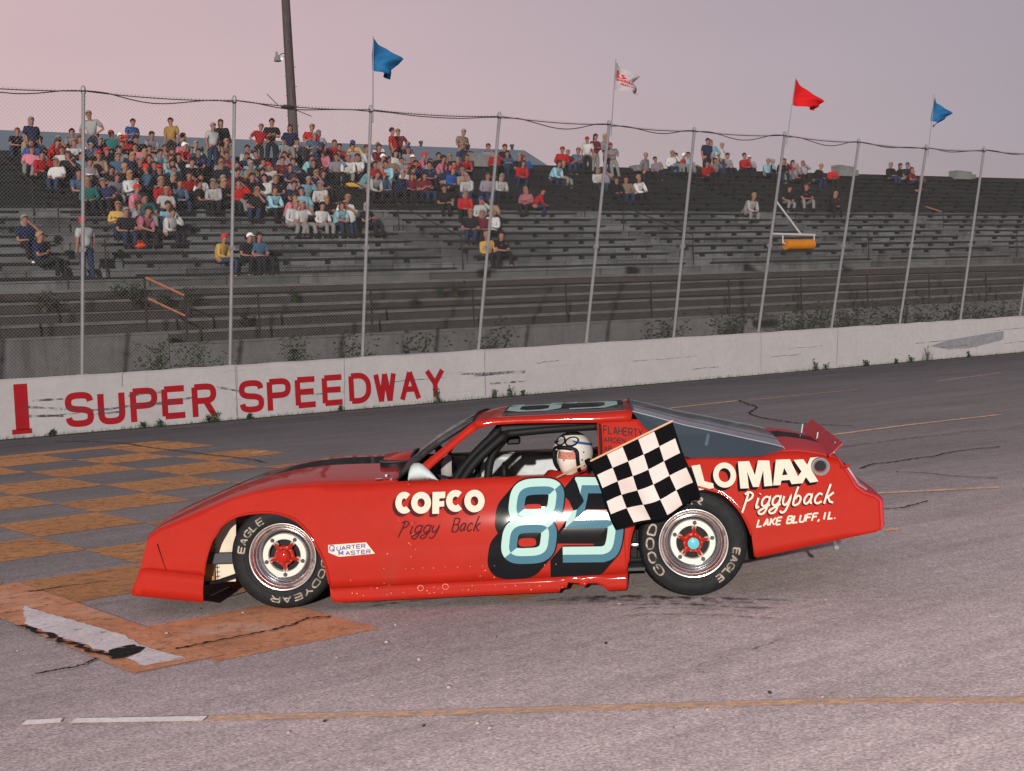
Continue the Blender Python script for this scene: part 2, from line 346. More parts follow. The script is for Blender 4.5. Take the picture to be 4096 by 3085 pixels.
def tag(o, label=None, cat=None, group=None, kind=None):
    if label: o['label'] = label
    if cat: o['category'] = cat
    if group: o['group'] = group
    if kind: o['kind'] = kind
    return o
def thing(name, label, cat, loc=(0, 0, 0), rot=0.0, group=None):
    o = bpy.data.objects.new(name, None); COL.objects.link(o); o.empty_display_size = .2
    o.location = loc; o.rotation_euler = (0, 0, rot); return tag(o, label, cat, group)
def smoothline(pts, k=5, closed=False):
    """Catmull-Rom through the points"""
    P = [Vector(p) for p in pts]; n = len(P); out = []
    for i in range(n if closed else n - 1):
        if closed: a, b, c, d = P[i - 1], P[i], P[(i + 1) % n], P[(i + 2) % n]
        else: a, b, c, d = P[max(i - 1, 0)], P[i], P[i + 1], P[min(i + 2, n - 1)]
        for j in range(k):
            t = j / k
            out.append(.5 * ((2 * b) + (c - a) * t + (2 * a - 5 * b + 4 * c - d) * t * t + (3 * b - a - 3 * c + d) * t ** 3))
    if not closed: out.append(P[-1])
    return out
def ribbon2(pts, w, closed=False):
    """centre line -> list of (left, right) 2-D points with mitred joins"""
    P = [Vector(p[:2]) for p in pts]; n = len(P); out = []
    ws = w if isinstance(w, (list, tuple)) else [w] * n
    for i in range(n):
        if closed: a, b = P[i] - P[i - 1], P[(i + 1) % n] - P[i]
        else: a, b = (P[i] - P[i - 1]) if i else (P[1] - P[0]), (P[i + 1] - P[i]) if i < n - 1 else (P[-1] - P[-2])
        a = a.normalized(); b = b.normalized()
        na, nb = Vector((-a.y, a.x)), Vector((-b.y, b.x)); m = na + nb
        m = m.normalized() if m.length > 1e-4 else na
        k = min(1 / max(m.dot(na), .3), 2.0); out.append((P[i] + m * ws[i] / 2 * k, P[i] - m * ws[i] / 2 * k))
    if closed: out.append(out[0])
    return out
PEOPLE = [(1,12.07,'S','n',0),(1,17.26,'S','y',0),(1,18.05,'S','k',0),(1,18.49,'S','d',0),(1,26.76,'S','y',0),(1,27.22,'S','k',0),(1,13.09,'T','w',-0.07),(3,12.19,'S','n',0),(4,15.38,'S','k',0),(4,15.82,'S','p',0),(4,16.79,'S','w',0),(4,27.82,'S','k',0),(4,28.26,'S','m',0),(4,28.7,'S','w',0),(5,15.45,'S','y',0),(5,16.18,'S','l',0),(5,17.06,'S','c',0),(5,21.38,'S','w',0),(5,21.82,'S','w',0),(5,22.51,'S','w',0),(5,23.12,'S','c',0),(5,23.62,'S','w',0),(5,24.33,'S','k',0),(6,16.81,'S','g',0),(6,21.75,'S','p',0),(6,23.31,'S','k',0),(6,23.79,'S','w',0),(6,29.58,'S','w',0),(6,30.02,'S','t',0),(7,16.78,'S','p',0),(7,17.73,'S','w',0),(7,20.95,'S','k',0),(7,21.55,'S','c',0),(7,22.78,'S','c',0),(7,29.38,'S','r',0),(7,44.03,'S','w',0),(8,15.54,'S','g',0),(8,18.52,'S','d',0),(8,19.41,'S','k',0),(8,19.85,'S','w',0),(8,20.29,'S','k',0),(8,20.8,'S','r',0),(8,29.22,'S','k',0),(8,32.92,'S','p',0),(8,33.36,'S','r',0),(8,50.41,'S','k',0),(9,15.5,'S','d',0),(9,19.32,'S','r',0),(9,19.75,'S','w',0),(9,20.36,'S','t',0),(9,21.65,'S','k',0),(9,22.18,'S','w',0),(9,22.62,'S','k',0),(9,48.35,'S','k',0),(9,49.54,'S','k',0),(10,16.84,'S','k',0),(10,18.66,'S','k',0),(10,21.25,'S','m',0),(10,24.59,'S','n',0),(10,25.03,'S','n',0),(10,31.46,'S','w',0),(10,32.29,'S','l',0),(10,39.05,'S','k',0),(10,39.59,'S','t',0),(10,40.18,'S','w',0),(11,15.39,'S','w',0),(11,16.49,'S','l',0),(11,21.36,'S','k',0),(11,22.08,'S','c',0),(11,22.52,'S','t',0),(11,22.96,'S','l',0),(11,23.4,'S','w',0),(11,24.01,'S','n',0),(11,29.05,'S','w',0),(11,29.54,'S','y',0),(11,31.24,'S','b',0),(12,15.13,'S','r',0),(12,16.07,'S','k',0),(12,16.52,'S','c',0),(12,17.82,'S','d',0),(12,19.69,'S','w',0),(12,20.13,'S','k',0),(12,20.57,'S','w',0),(12,25.57,'S','k',0),(12,28.28,'S','r',0),(12,28.94,'S','c',0),(12,39.4,'S','w',0),(12,39.84,'S','l',0),(12,60.88,'S','k',0),(13,15.02,'S','p',0),(13,16.75,'S','k',0),(13,17.39,'S','k',0),(13,17.83,'S','k',0),(13,18.51,'S','l',0),(13,19.16,'S','r',0),(13,21.24,'S','n',0),(13,23.16,'S','n',0),(13,23.7,'S','k',0),(13,24.73,'S','l',0),(13,25.16,'S','w',0),(13,25.62,'S','c',0),(13,27.03,'S','l',0),(13,27.47,'S','w',0),(13,27.94,'S','w',0),(13,29.63,'S','t',0),(13,30.07,'S','l',0),(13,31.32,'S','l',0),(13,31.76,'S','p',0),(13,32.2,'S','t',0),(13,35.81,'S','r',0),(13,37.67,'S','c',0),(13,38.11,'S','k',0),(13,42.52,'T','l',-0.08),(14,16.11,'S','r',0),(14,16.88,'S','w',0),(14,19.15,'S','p',0),(14,19.64,'S','t',0),(14,23.61,'S','w',0),(14,24.05,'S','r',0),(14,27.04,'S','p',0),(14,31.49,'S','p',0),(14,32.45,'S','k',0),(14,33.05,'S','k',0),(14,33.62,'S','r',0),(14,36.43,'S','k',0),(14,36.88,'S','b',0),(14,47.64,'S','r',0),(14,53.79,'S','l',0),(14,55.11,'S','k',0),(14,56.41,'S','r',0),(14,62.74,'S','m',0),(14,26.18,'T','d',0.08),(15,15.59,'S','t',0),(15,16.06,'S','c',0),(15,17.42,'S','l',0),(15,21.44,'S','p',0),(15,21.94,'S','c',0),(15,31.43,'S','l',0),(15,35.87,'S','r',0),(15,36.54,'S','d',0),(15,45.33,'S','l',0),(15,48.97,'S','l',0),(15,52.61,'S','c',0),(15,53.05,'S','k',0),(15,53.49,'S','k',0),(15,53.93,'S','m',0),(15,54.37,'S','p',0),(15,55.29,'S','l',0),(15,62.06,'S','k',0),(15,62.92,'S','k',0),(15,63.36,'S','n',0),(15,15.58,'T','n',-0.06),(15,22.36,'T','w',0.0),(15,25.65,'T','n',0.08),(15,26.42,'T','r',0.06),(15,26.95,'T','l',0.04),(15,30.59,'T','r',0.0),(15,42.37,'T','l',-0.02),(16,17.47,'S','l',0),(16,18.45,'S','t',0),(16,18.97,'S','g',0),(16,19.52,'S','m',0),(16,19.96,'S','w',0),(16,20.41,'S','l',0),(16,21.79,'S','b',0),(16,26.06,'S','c',0),(16,27.91,'S','m',0),(16,28.42,'S','r',0),(16,29.46,'S','y',0),(16,30.52,'S','w',0),(16,31.8,'S','m',0),(16,34.99,'S','m',0),(16,36.15,'S','l',0),(16,37.03,'S','k',0),(16,40.21,'S','r',0),(16,40.65,'S','m',0),(16,41.18,'S','d',0),(16,41.72,'S','w',0),(16,46.98,'S','w',0),(16,47.41,'S','d',0),(16,47.85,'S','r',0),(16,48.29,'S','c',0),(16,50.2,'S','t',0),(16,50.73,'S','l',0),(16,51.89,'S','r',0),(16,52.38,'S','l',0),(16,18.22,'T','w',0),(16,19.52,'T','b',0),(16,21.14,'T','y',0),(16,23.4,'T','k',0),(16,24.66,'T','r',0),(16,25.28,'T','k',0),(16,31.33,'T','m',0),(16,34.24,'T','t',0),(16,41.39,'T','w',0),(16,41.83,'T','m',0),(16,42.62,'T','l',0),(16,48.82,'T','n',0),(16,49.31,'T','c',0),(16,49.94,'T','w',0)]
GROUND = {'crack':[[(18.78,19.53),(18.14,18.63),(17.66,17.91),(16.72,17.14),(16.22,16.44),(15.9,15.77),(15.68,15.18),(15.58,14.71),(15.64,13.95)],[(11.77,10.41),(12.16,10.56),(12.39,10.51),(12.77,10.54),(13.1,10.51),(13.68,10.62),(14.31,10.5)],[(9.65,8.32),(9.68,8.22),(9.8,8.19),(9.95,8.22),(10.24,8.28)],[(11.73,9.91),(11.83,9.62),(11.79,9.16),(11.9,8.75)],[(7.4,24.31),(7.95,22.87),(7.96,21.38),(8.03,19.41),(8.11,17.98),(8.05,17.38)],[(2.99,7.8),(3.23,7.82),(3.5,7.84),(3.77,7.88),(3.92,7.98),(4.06,7.91)],[(2.19,7.8),(2.32,7.81),(2.45,7.82),(2.58,7.92)],[(2.91,10.33),(3.13,10.34),(3.47,10.32)],[(18.95,23.08),(20.86,23.02),(22.33,22.91),(25.77,22.93),(29.57,23.96)]],'mark':[[(5.56,5.52),(5.35,5.46),(4.99,5.43),(4.82,5.38),(4.77,5.27),(4.82,5.18)]],'skid':[[(5.27,7.15),(5.62,6.98),(5.91,6.63),(6.28,6.13)],[(5.47,6.77),(5.79,6.49),(6.09,5.95)],[(4.33,7.99),(4.53,7.96),(4.79,7.88)]],'yellow':[[(14.52,13.3),(16.24,13.34),(18.05,13.23)],[(10.38,8.99),(11.37,8.36)],[(8.73,7.49),(8.88,7.49)],[(16.81,19.32),(18.71,19.49)],[(8.49,18.81),(8.83,18.95)],[(2.56,6.32),(2.89,6.06),(3.37,5.67),(4.14,5.07),(4.77,4.58),(5.09,4.3)]],'white':[[(18.85,19.35),(21.9,19.36)],[(1.87,6.88),(1.94,6.83),(2.02,6.79)],[(2.06,6.74),(2.55,6.32)],[(24.34,19.37),(27.26,19.95)]],'bar':[(2.72,9.84),(2.73,9.71),(2.84,8.85),(2.9,8.42),(2.88,7.96),(2.96,7.53),(2.73,7.54),(2.67,7.96),(2.62,8.45),(2.55,9.06),(2.55,9.23)],'chip':[(2.69,8.05),(2.76,8.08),(2.85,8.08),(2.87,7.96),(2.81,7.87),(2.71,7.79),(2.63,7.8)],'pebbles':[(2.96,5.89),(2.75,5.84),(3.97,7.07),(3.12,8.26),(3.58,8.83),(3.72,8.48),(4.24,7.43),(4.84,6.15),(3.46,5.36),(5.55,6.9),(4.88,4.59),(4.76,4.81),(4.24,7.43),(4.36,4.81),(3.26,5.5),(3.46,5.26),(3.89,6.58),(3.7,5.98),(6.51,6.07)],'wallmarks':None}
D = {'8u':[(1.539,0.606),(1.55,0.687),(1.574,0.727),(1.62,0.741),(1.764,0.736),(1.804,0.719),(1.812,0.678),(1.79,0.597),(1.757,0.562),(1.711,0.552),(1.585,0.557),(1.549,0.574)],'8l':[(1.483,0.353),(1.494,0.444),(1.519,0.488),(1.565,0.505),(1.705,0.502),(1.749,0.485),(1.756,0.444),(1.734,0.353),(1.701,0.318),(1.651,0.309),(1.52,0.313),(1.489,0.33)],'5':[(2.21,0.729),(1.968,0.739),(1.915,0.526),(2.117,0.518),(2.159,0.504),(2.171,0.465),(2.153,0.367),(2.126,0.32),(2.082,0.303),(1.83,0.309)],'L':[(2.667,0.832),(2.722,0.838),(2.744,0.735),(2.798,0.72),(2.801,0.69),(2.708,0.681)],'O':[(2.873,0.768),(2.954,0.764),(2.876,0.854)],'M':[(2.962,0.847),(3.033,0.848),(3.063,0.76),(3.089,0.85),(3.16,0.847),(3.169,0.692),(3.117,0.69),(3.117,0.789),(3.083,0.688),(3.046,0.689),(3.016,0.785),(3.02,0.682),(2.967,0.682)],'A':[(3.201,0.85),(3.29,0.85),(3.348,0.701),(3.289,0.697),(3.278,0.724),(3.226,0.722),(3.218,0.694),(3.173,0.694)],'Ah':[(3.233,0.754),(3.268,0.756),(3.25,0.799)],'X':[(3.312,0.845),(3.373,0.847),(3.394,0.812),(3.417,0.854),(3.469,0.857),(3.418,0.779),(3.456,0.708),(3.404,0.702),(3.381,0.737),(3.356,0.7),(3.296,0.699),(3.356,0.773)],'COFCO':[[(0.828,0.67),(0.865,0.669),(0.83,0.718)],[(0.937,0.666),(0.981,0.664),(0.94,0.714)],[(1.015,0.712),(1.011,0.616),(1.074,0.709)],[(1.159,0.67),(1.2,0.668),(1.161,0.718)],[(1.28,0.665),(1.325,0.664),(1.282,0.715)]],'F':[(1.012,0.73),(1.094,0.73),(1.092,0.691),(1.055,0.689),(1.054,0.671),(1.086,0.672),(1.085,0.639),(1.053,0.637),(1.051,0.594),(1.007,0.595)],'piggy':[(0.794,0.473),(1.313,0.468),(0.798,0.555)],'piggyback':[(2.978,0.555),(3.549,0.576),(2.98,0.62)],'lake':[(3.058,0.442),(3.531,0.478),(3.06,0.482)],'flah':[(2.12,1.058),(2.375,1.022),(2.122,1.105)],'arden':[(2.12,1.004),(2.263,0.99),(2.121,1.032)],'ar':[(2.121,0.947),(2.219,0.937),(2.123,0.975)],'qm':[(0.331,0.422),(0.577,0.43),(0.631,0.357),(0.398,0.344),(0.331,0.374)],'qt':[(0.341,0.383),(0.576,0.395),(0.342,0.418)],'mt':[(0.399,0.354),(0.611,0.36),(0.4,0.381)]}
Gh = {'Aout':[(0.94,0.079,0.898),(1.033,0.1,0.966),(1.127,0.121,1.037),(1.221,0.143,1.11),(1.287,0.158,1.159)],'Ain':[(1.0,0.073,0.878),(1.079,0.092,0.94),(1.173,0.115,1.017),(1.248,0.132,1.074),(1.313,0.144,1.113)],'railtop':[(1.287,0.158,1.159),(1.342,0.161,1.17),(1.407,0.163,1.176),(1.592,0.163,1.177),(2.102,0.16,1.166),(2.067,0.165,1.185),(2.311,0.167,1.191)],'wintop':[(1.313,0.144,1.113),(1.369,0.149,1.129),(1.434,0.151,1.136),(1.591,0.152,1.139),(2.087,0.147,1.123)],'pillar':[(2.089,0.147,1.123),(2.311,0.167,1.191),(2.32,0.16,1.166),(2.383,0.134,1.079),(2.507,0.104,0.981),(2.647,0.072,0.873)],'glass':[(2.312,0.166,1.186),(2.642,0.136,1.086),(3.047,0.102,0.973),(3.036,0.107,0.989),(3.251,0.089,0.93),(3.258,0.084,0.912),(3.21,0.075,0.882),(3.118,0.068,0.86),(3.027,0.069,0.863),(2.725,0.072,0.874),(2.647,0.072,0.873),(2.507,0.104,0.981),(2.383,0.134,1.079)],'bracket':[(2.78,0.117,1.025),(2.798,0.116,1.02),(2.779,0.095,0.95),(2.76,0.096,0.954)]}
M = {'farsill1.65':[(1.016,0.848),(2.067,0.829),(1.341,0.652),(2.027,0.626)],'farsill1.8':[(1.001,0.834),(2.067,0.814),(1.331,0.635),(2.026,0.609)],'steer':[(1.024,0.894),(1.133,0.765),(1.0,0.799)],'nearbar':[(1.203,0.791),(1.489,1.063),(2.08,1.073)],'vert':[(1.346,0.777),(1.377,0.945),(1.459,1.016)],'oval':[(1.426,0.85),(1.46,0.752)],'mirror':[(1.494,1.029),(1.558,0.98)],'stick':[(1.85,0.802),(1.995,0.876),(2.022,0.898),(2.539,1.151),(2.692,0.659),(2.173,0.463)],'helmet':[(1.893,0.888),(1.766,0.893),(2.03,0.883),(1.899,1.023),(1.845,0.757)],'face':[(1.813,0.939),(1.939,0.935),(1.852,0.863),(1.853,0.891),(1.839,0.778)],'windbase':[(0.766,0.798),(0.75,0.854)],'windfar':[(0.763,0.897),(1.208,1.123)],'windmid':[(0.756,0.842),(1.254,1.169)],'inner':[(-0.556,0.376),(-0.419,0.371),(-0.575,0.304),(-0.51,0.5),(-0.332,0.542),(-0.597,0.173),(-0.468,0.208),(-0.513,0.452)],'mirrorpiece':[(0.856,0.805),(0.864,0.873),(0.898,0.918),(0.953,0.911),(1.058,0.807)],'rivets':[(0.684,0.259),(0.824,0.252),(0.87,0.252),(0.934,0.255),(1.003,0.252),(1.08,0.255),(1.158,0.252),(1.238,0.253),(1.317,0.253),(1.394,0.253),(1.476,0.253),(1.553,0.253),(1.626,0.249),(1.712,0.248),(1.784,0.25),(1.857,0.25),(1.92,0.249),(1.992,0.248),(0.862,0.329),(0.864,0.404),(0.873,0.502),(0.875,0.539),(0.857,0.784),(0.682,0.165),(0.714,0.152),(0.901,0.13),(1.001,0.131),(1.183,0.107),(0.803,0.104),(0.725,0.101),(0.545,0.091),(1.607,0.122)],'holes':[(0.916,0.129),(1.076,0.133)],'pins':[(0.706,0.866),(0.743,0.833)],'shock':[(2.275,0.322),(2.328,0.316),(2.273,0.277),(2.266,0.206),(2.337,0.204)]}
W = {'scr':[[(7.48,0.66),(8.04,0.65)],[(7.33,0.56),(8.6,0.41),(9.23,0.43),(9.88,0.44),(10.48,0.5)],[(7.38,0.39),(8.02,0.35)],[(11.0,0.67),(11.47,0.55)],[(16.92,0.52),(18.28,0.51)],[(16.57,0.57),(18.28,0.53)],[(17.33,0.32),(18.27,0.31)],[(9.24,0.62),(9.87,0.65)],[(8.59,0.33),(9.18,0.34)]],'smear':[(32.06,0.4),(32.89,0.53),(34.06,0.6),(35.35,0.67),(35.34,0.42),(34.04,0.28),(32.88,0.26)],'vert':[[(25.58,1.06),(25.53,0.05)],[(28.39,1.02),(28.27,0.07)],[(11.43,1.04),(11.37,0.09)],[(9.15,1.08),(9.14,0.8)],[(17.23,1.07),(17.19,0.07)],[(13.78,1.05),(13.73,-0.01)]],'weedbase':[(9.79,0.16),(10.75,0.2),(10.91,0.26),(11.59,0.14),(7.77,0.15),(9.47,0.18),(13.61,0.18),(15.94,0.33),(17.38,0.22),(17.81,0.32),(18.14,0.15),(27.43,0.3),(27.81,0.22),(29.34,0.24),(29.4,0.14),(30.58,0.2),(31.17,0.22),(31.86,0.5),(33.66,0.2),(36.56,0.17)],'bush':[((11.12,1.09),0.9),((12.12,1.08),1.5),((14.68,1.16),1.0),((15.97,1.15),1.1),((18.08,1.1),1.3),((19.94,1.2),1.3),((28.14,1.14),1.2),((30.1,1.21),1.3),((31.04,1.2),1.2),((32.08,1.24),1.5),((33.47,1.26),1.5),((34.82,1.24),1.4),((36.48,1.23),1.6),((37.77,1.21),1.6),((39.56,1.2),1.6)],'stepweed':[(-3,10.96,0.9),(-2,13.13,0.7),(-2,13.65,0.6),(-3,13.34,0.5),(-3,14.1,0.7),(-3,14.8,1.1),(-5,15.51,0.5),(-3,17.92,0.5),(-4,21.24,0.5),(-3,22.7,0.5),(-3,23.28,0.9)]}
# ================================================================== SETTING
rnd = random.Random(7)
def sheet(name, x0, x1, y0, y1, z, m, nx=1, ny=1):
    b = MB(); b.grid([[(x0 + (x1 - x0) * i / nx, y0 + (y1 - y0) * j / ny, z) for i in range(nx + 1)] for j in range(ny + 1)])
    o = b.build(name, m); o.rotation_euler = (0, 0, TH); return tag(o, kind='structure')
sheet('ground', -900, 1200, -900, 1500, -0.004, DIRT)
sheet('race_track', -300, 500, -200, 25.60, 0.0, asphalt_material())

# painted finish line: squares of orange paint set out across the track
fl = thing('finish_line_paint', None, None, (0, 0, 0), PH); fl['kind'] = 'structure'
SI = [3.5, 4.57, 5.6, 6.67, 7.73, 8.8, 9.95]
NJ = [21.4, 20.1, 18.97, 17.8, 16.42, 15.17, 14.05, 12.85, 11.72, 10.66, 9.52, 8.34, 7.18]
def si(i): return SI[i] if i >= 0 else 3.5 + 1.07 * i
for j in range(12):
    for i in range(-5, 6):
        if (i + j) % 2 == 0: continue
        if j >= 9 and i < 0: continue
        a, b, c, d = si(i), si(i + 1), NJ[j + 1], NJ[j]
        m = MB(); k = 22 if j >= 6 else 10; jt = .010
        e = lambda v: v + rnd.uniform(-.015, .015)
        a, b, c, d = e(a), e(b), e(c), e(d)
        jit = lambda on: rnd.gauss(0, jt) if on else 0
        m.grid([[(a + (b - a) * p / k + jit(p in (0, k)), c + (d - c) * q / k + jit(q in (0, k)), .004) for p in range(k + 1)] for q in range(k + 1)])
        m.build('painted_square', ORANGER if j >= 10 else ORANGEP, fl)
m = MB(); m.quad((3.05, 7.27, .008), (3.60, 7.27, .008), (3.60, 10.6, .008), (3.05, 10.6, .008)); m.build('painted_band', ORANGER, fl)
m = MB(); m.quad((-4, 21.5, .004), (9.9, 21.45, .004), (9.9, 21.95, .004), (-4, 22.0, .004)); m.build('painted_band', ORANGEP, fl)

def gribbon(name, pts, w, z, m, wob=0, parent=None, k=6):
    P = smoothline([(p[0], p[1], 0) for p in pts], k) if len(pts) > 2 else [Vector((*pts[0], 0)).lerp(Vector((*pts[1], 0)), t / 10) for t in range(11)]
    if wob: P = [p + Vector((rnd.uniform(-wob, wob), rnd.uniform(-wob, wob), 0)) for p in P]
    ws = [w * rnd.uniform(.6, 1.3) for _ in P] if wob else w
    rb = ribbon2(P, ws); b = MB(); b.grid([[(a.x, a.y, z), (c.x, c.y, z)] for a, c in rb], flip=True)
    o = b.build(name, m, parent)
    if not parent: o.rotation_euler = (0, 0, TH)
    return o
marks = thing('road_marking', None, None, (0, 0, 0), TH); marks['kind'] = 'structure'
GROUND['yellow'][5] += [(5.6, 3.82), (6.3, 3.15)]
for i, p in enumerate(GROUND['yellow']): gribbon('painted_line', p, .075 if i == 5 else .11, .008, YELLOWR, parent=marks)
for i, p in enumerate(GROUND['white']): gribbon('painted_line', p, .08 if 0 < i < 3 else .055, .009, WHITER if 0 < i < 3 else YELLOWR, parent=marks)
for name, key, m, z in (('painted_patch', 'bar', PATCHW, .012), ('tar_blot', 'chip', CRACK, .016)):
    b = MB(); P0_ = GROUND[key]; P = []
    for (xa, ya), (xb, yb_) in zip(P0_, P0_[1:] + P0_[:1]):
        n_ = max(2, int(math.hypot(xb - xa, yb_ - ya) / .05)); P += [(xa + (xb - xa) * q / n_ + rnd.gauss(0, .008), ya + (yb_ - ya) * q / n_ + rnd.gauss(0, .008)) for q in range(n_)]
    b.add([(x, y, z) for x, y in P], [tuple(range(len(P)))]); b.build(name, m, marks)
gribbon('tar_blot', [(2.50, 9.2), (2.56, 8.7), (2.60, 8.3), (2.66, 7.85)], .04, .014, CRACK, .03, marks, k=10)
cr = thing('track_crack', None, None, (0, 0, 0), TH); cr['kind'] = 'structure'
for i, p in enumerate(GROUND['crack']): gribbon('tarred_seam', p, .035 if i in (0, 1, 4) else .022, .013, CRACK, .018, cr, k=9)
gribbon('tarred_seam', GROUND['mark'][0], .022, .013, SKID, .012, cr, k=10)
for p, wd in zip(GROUND['skid'], (.20, .12, .09)):
    for q in range(4):
        o1, o2 = rnd.uniform(-.10, .10), rnd.uniform(-.1, .1); sh_ = rnd.uniform(-.25, .25)
        P = smoothline([(x + o1 + sh_ * .2, y + o2 + sh_, 0) for x, y in p], 8); n_ = len(P)
        rb = ribbon2(P, [wd * .5 * math.sin(PI * (i + .3) / n_) ** .7 * rnd.uniform(.7, 1.2) + .004 for i in range(n_)]); b = MB(); zz = .009 + .0006 * q
        b.grid([[(a.x, a.y, zz), (c.x, c.y, zz)] for a, c in rb], flip=True); b.build('rubber_mark', SKID, cr)
for (a, c) in (((9.5, 24.6), (45, 24.9)), ((4, 23.9), (30, 24.2)), ((7.8, 12.2), (16, 12.0)), ((10.5, 7.0), (15, 6.2))): gribbon('rubber_mark', [a, ((a[0] + c[0]) / 2, (a[1] + c[1]) / 2 + .1), c], .16, .006, SKID, .02, cr, k=12)
# loose stones: a thing nobody could count
b = MB()
for i, (s, n) in enumerate(GROUND['pebbles'] + [(rnd.uniform(2, 12), rnd.uniform(4.3, 12)) for _ in range(40)]):
    r = rnd.uniform(.008, .014) if i < 19 else rnd.uniform(.003, .007)
    b.ball((s, n, r * .5), r, 6, 4, 0 if rnd.random() < .72 else 1, (1, .8, .6))
o = b.build('loose_stones', [mat('pale_stone', (.42, .34, .30), .9), mat('dark_stone', (.04, .035, .03), .9)]); o.rotation_euler = (0, 0, TH); tag(o, 'pale and dark grit scattered over the asphalt', kind='stuff')

# ------------------------------------------------------------------ concrete wall in cast panels
wall = thing('concrete_wall', 'long low white concrete track wall with red lettering and black scuffs', 'wall', T(0, WALL_N, 0), TH)
joints = [-11.4, -5.7, 0, 5.7, 11.40, 17.22, 22.9, 28.35, 34.1, 39.8, 45.5, 51.2, 57, 63, 69, 75, 81]
for a, c in zip(joints, joints[1:]):
    b = MB(); k = 12; rows = []
    for q in range(k + 1):
        s = a + .006 + (c - a - .012) * q / k
        tw = [rnd.uniform(-.012, .012) for _ in range(3)]
        rows.append([(s, 0, -.05), (s, 0, .5), (s, 0, 1.03 + tw[0]), (s, .04, 1.065 + tw[0]), (s, .22, 1.065 + tw[1]), (s, .26, 1.03 + tw[1]), (s, .26, -.05)])
    b.grid(rows); b.add(rows[0], [tuple(range(7))]); b.add(rows[-1], [tuple(range(6, -1, -1))])
    b.build('wall_panel', WALLP, wall)
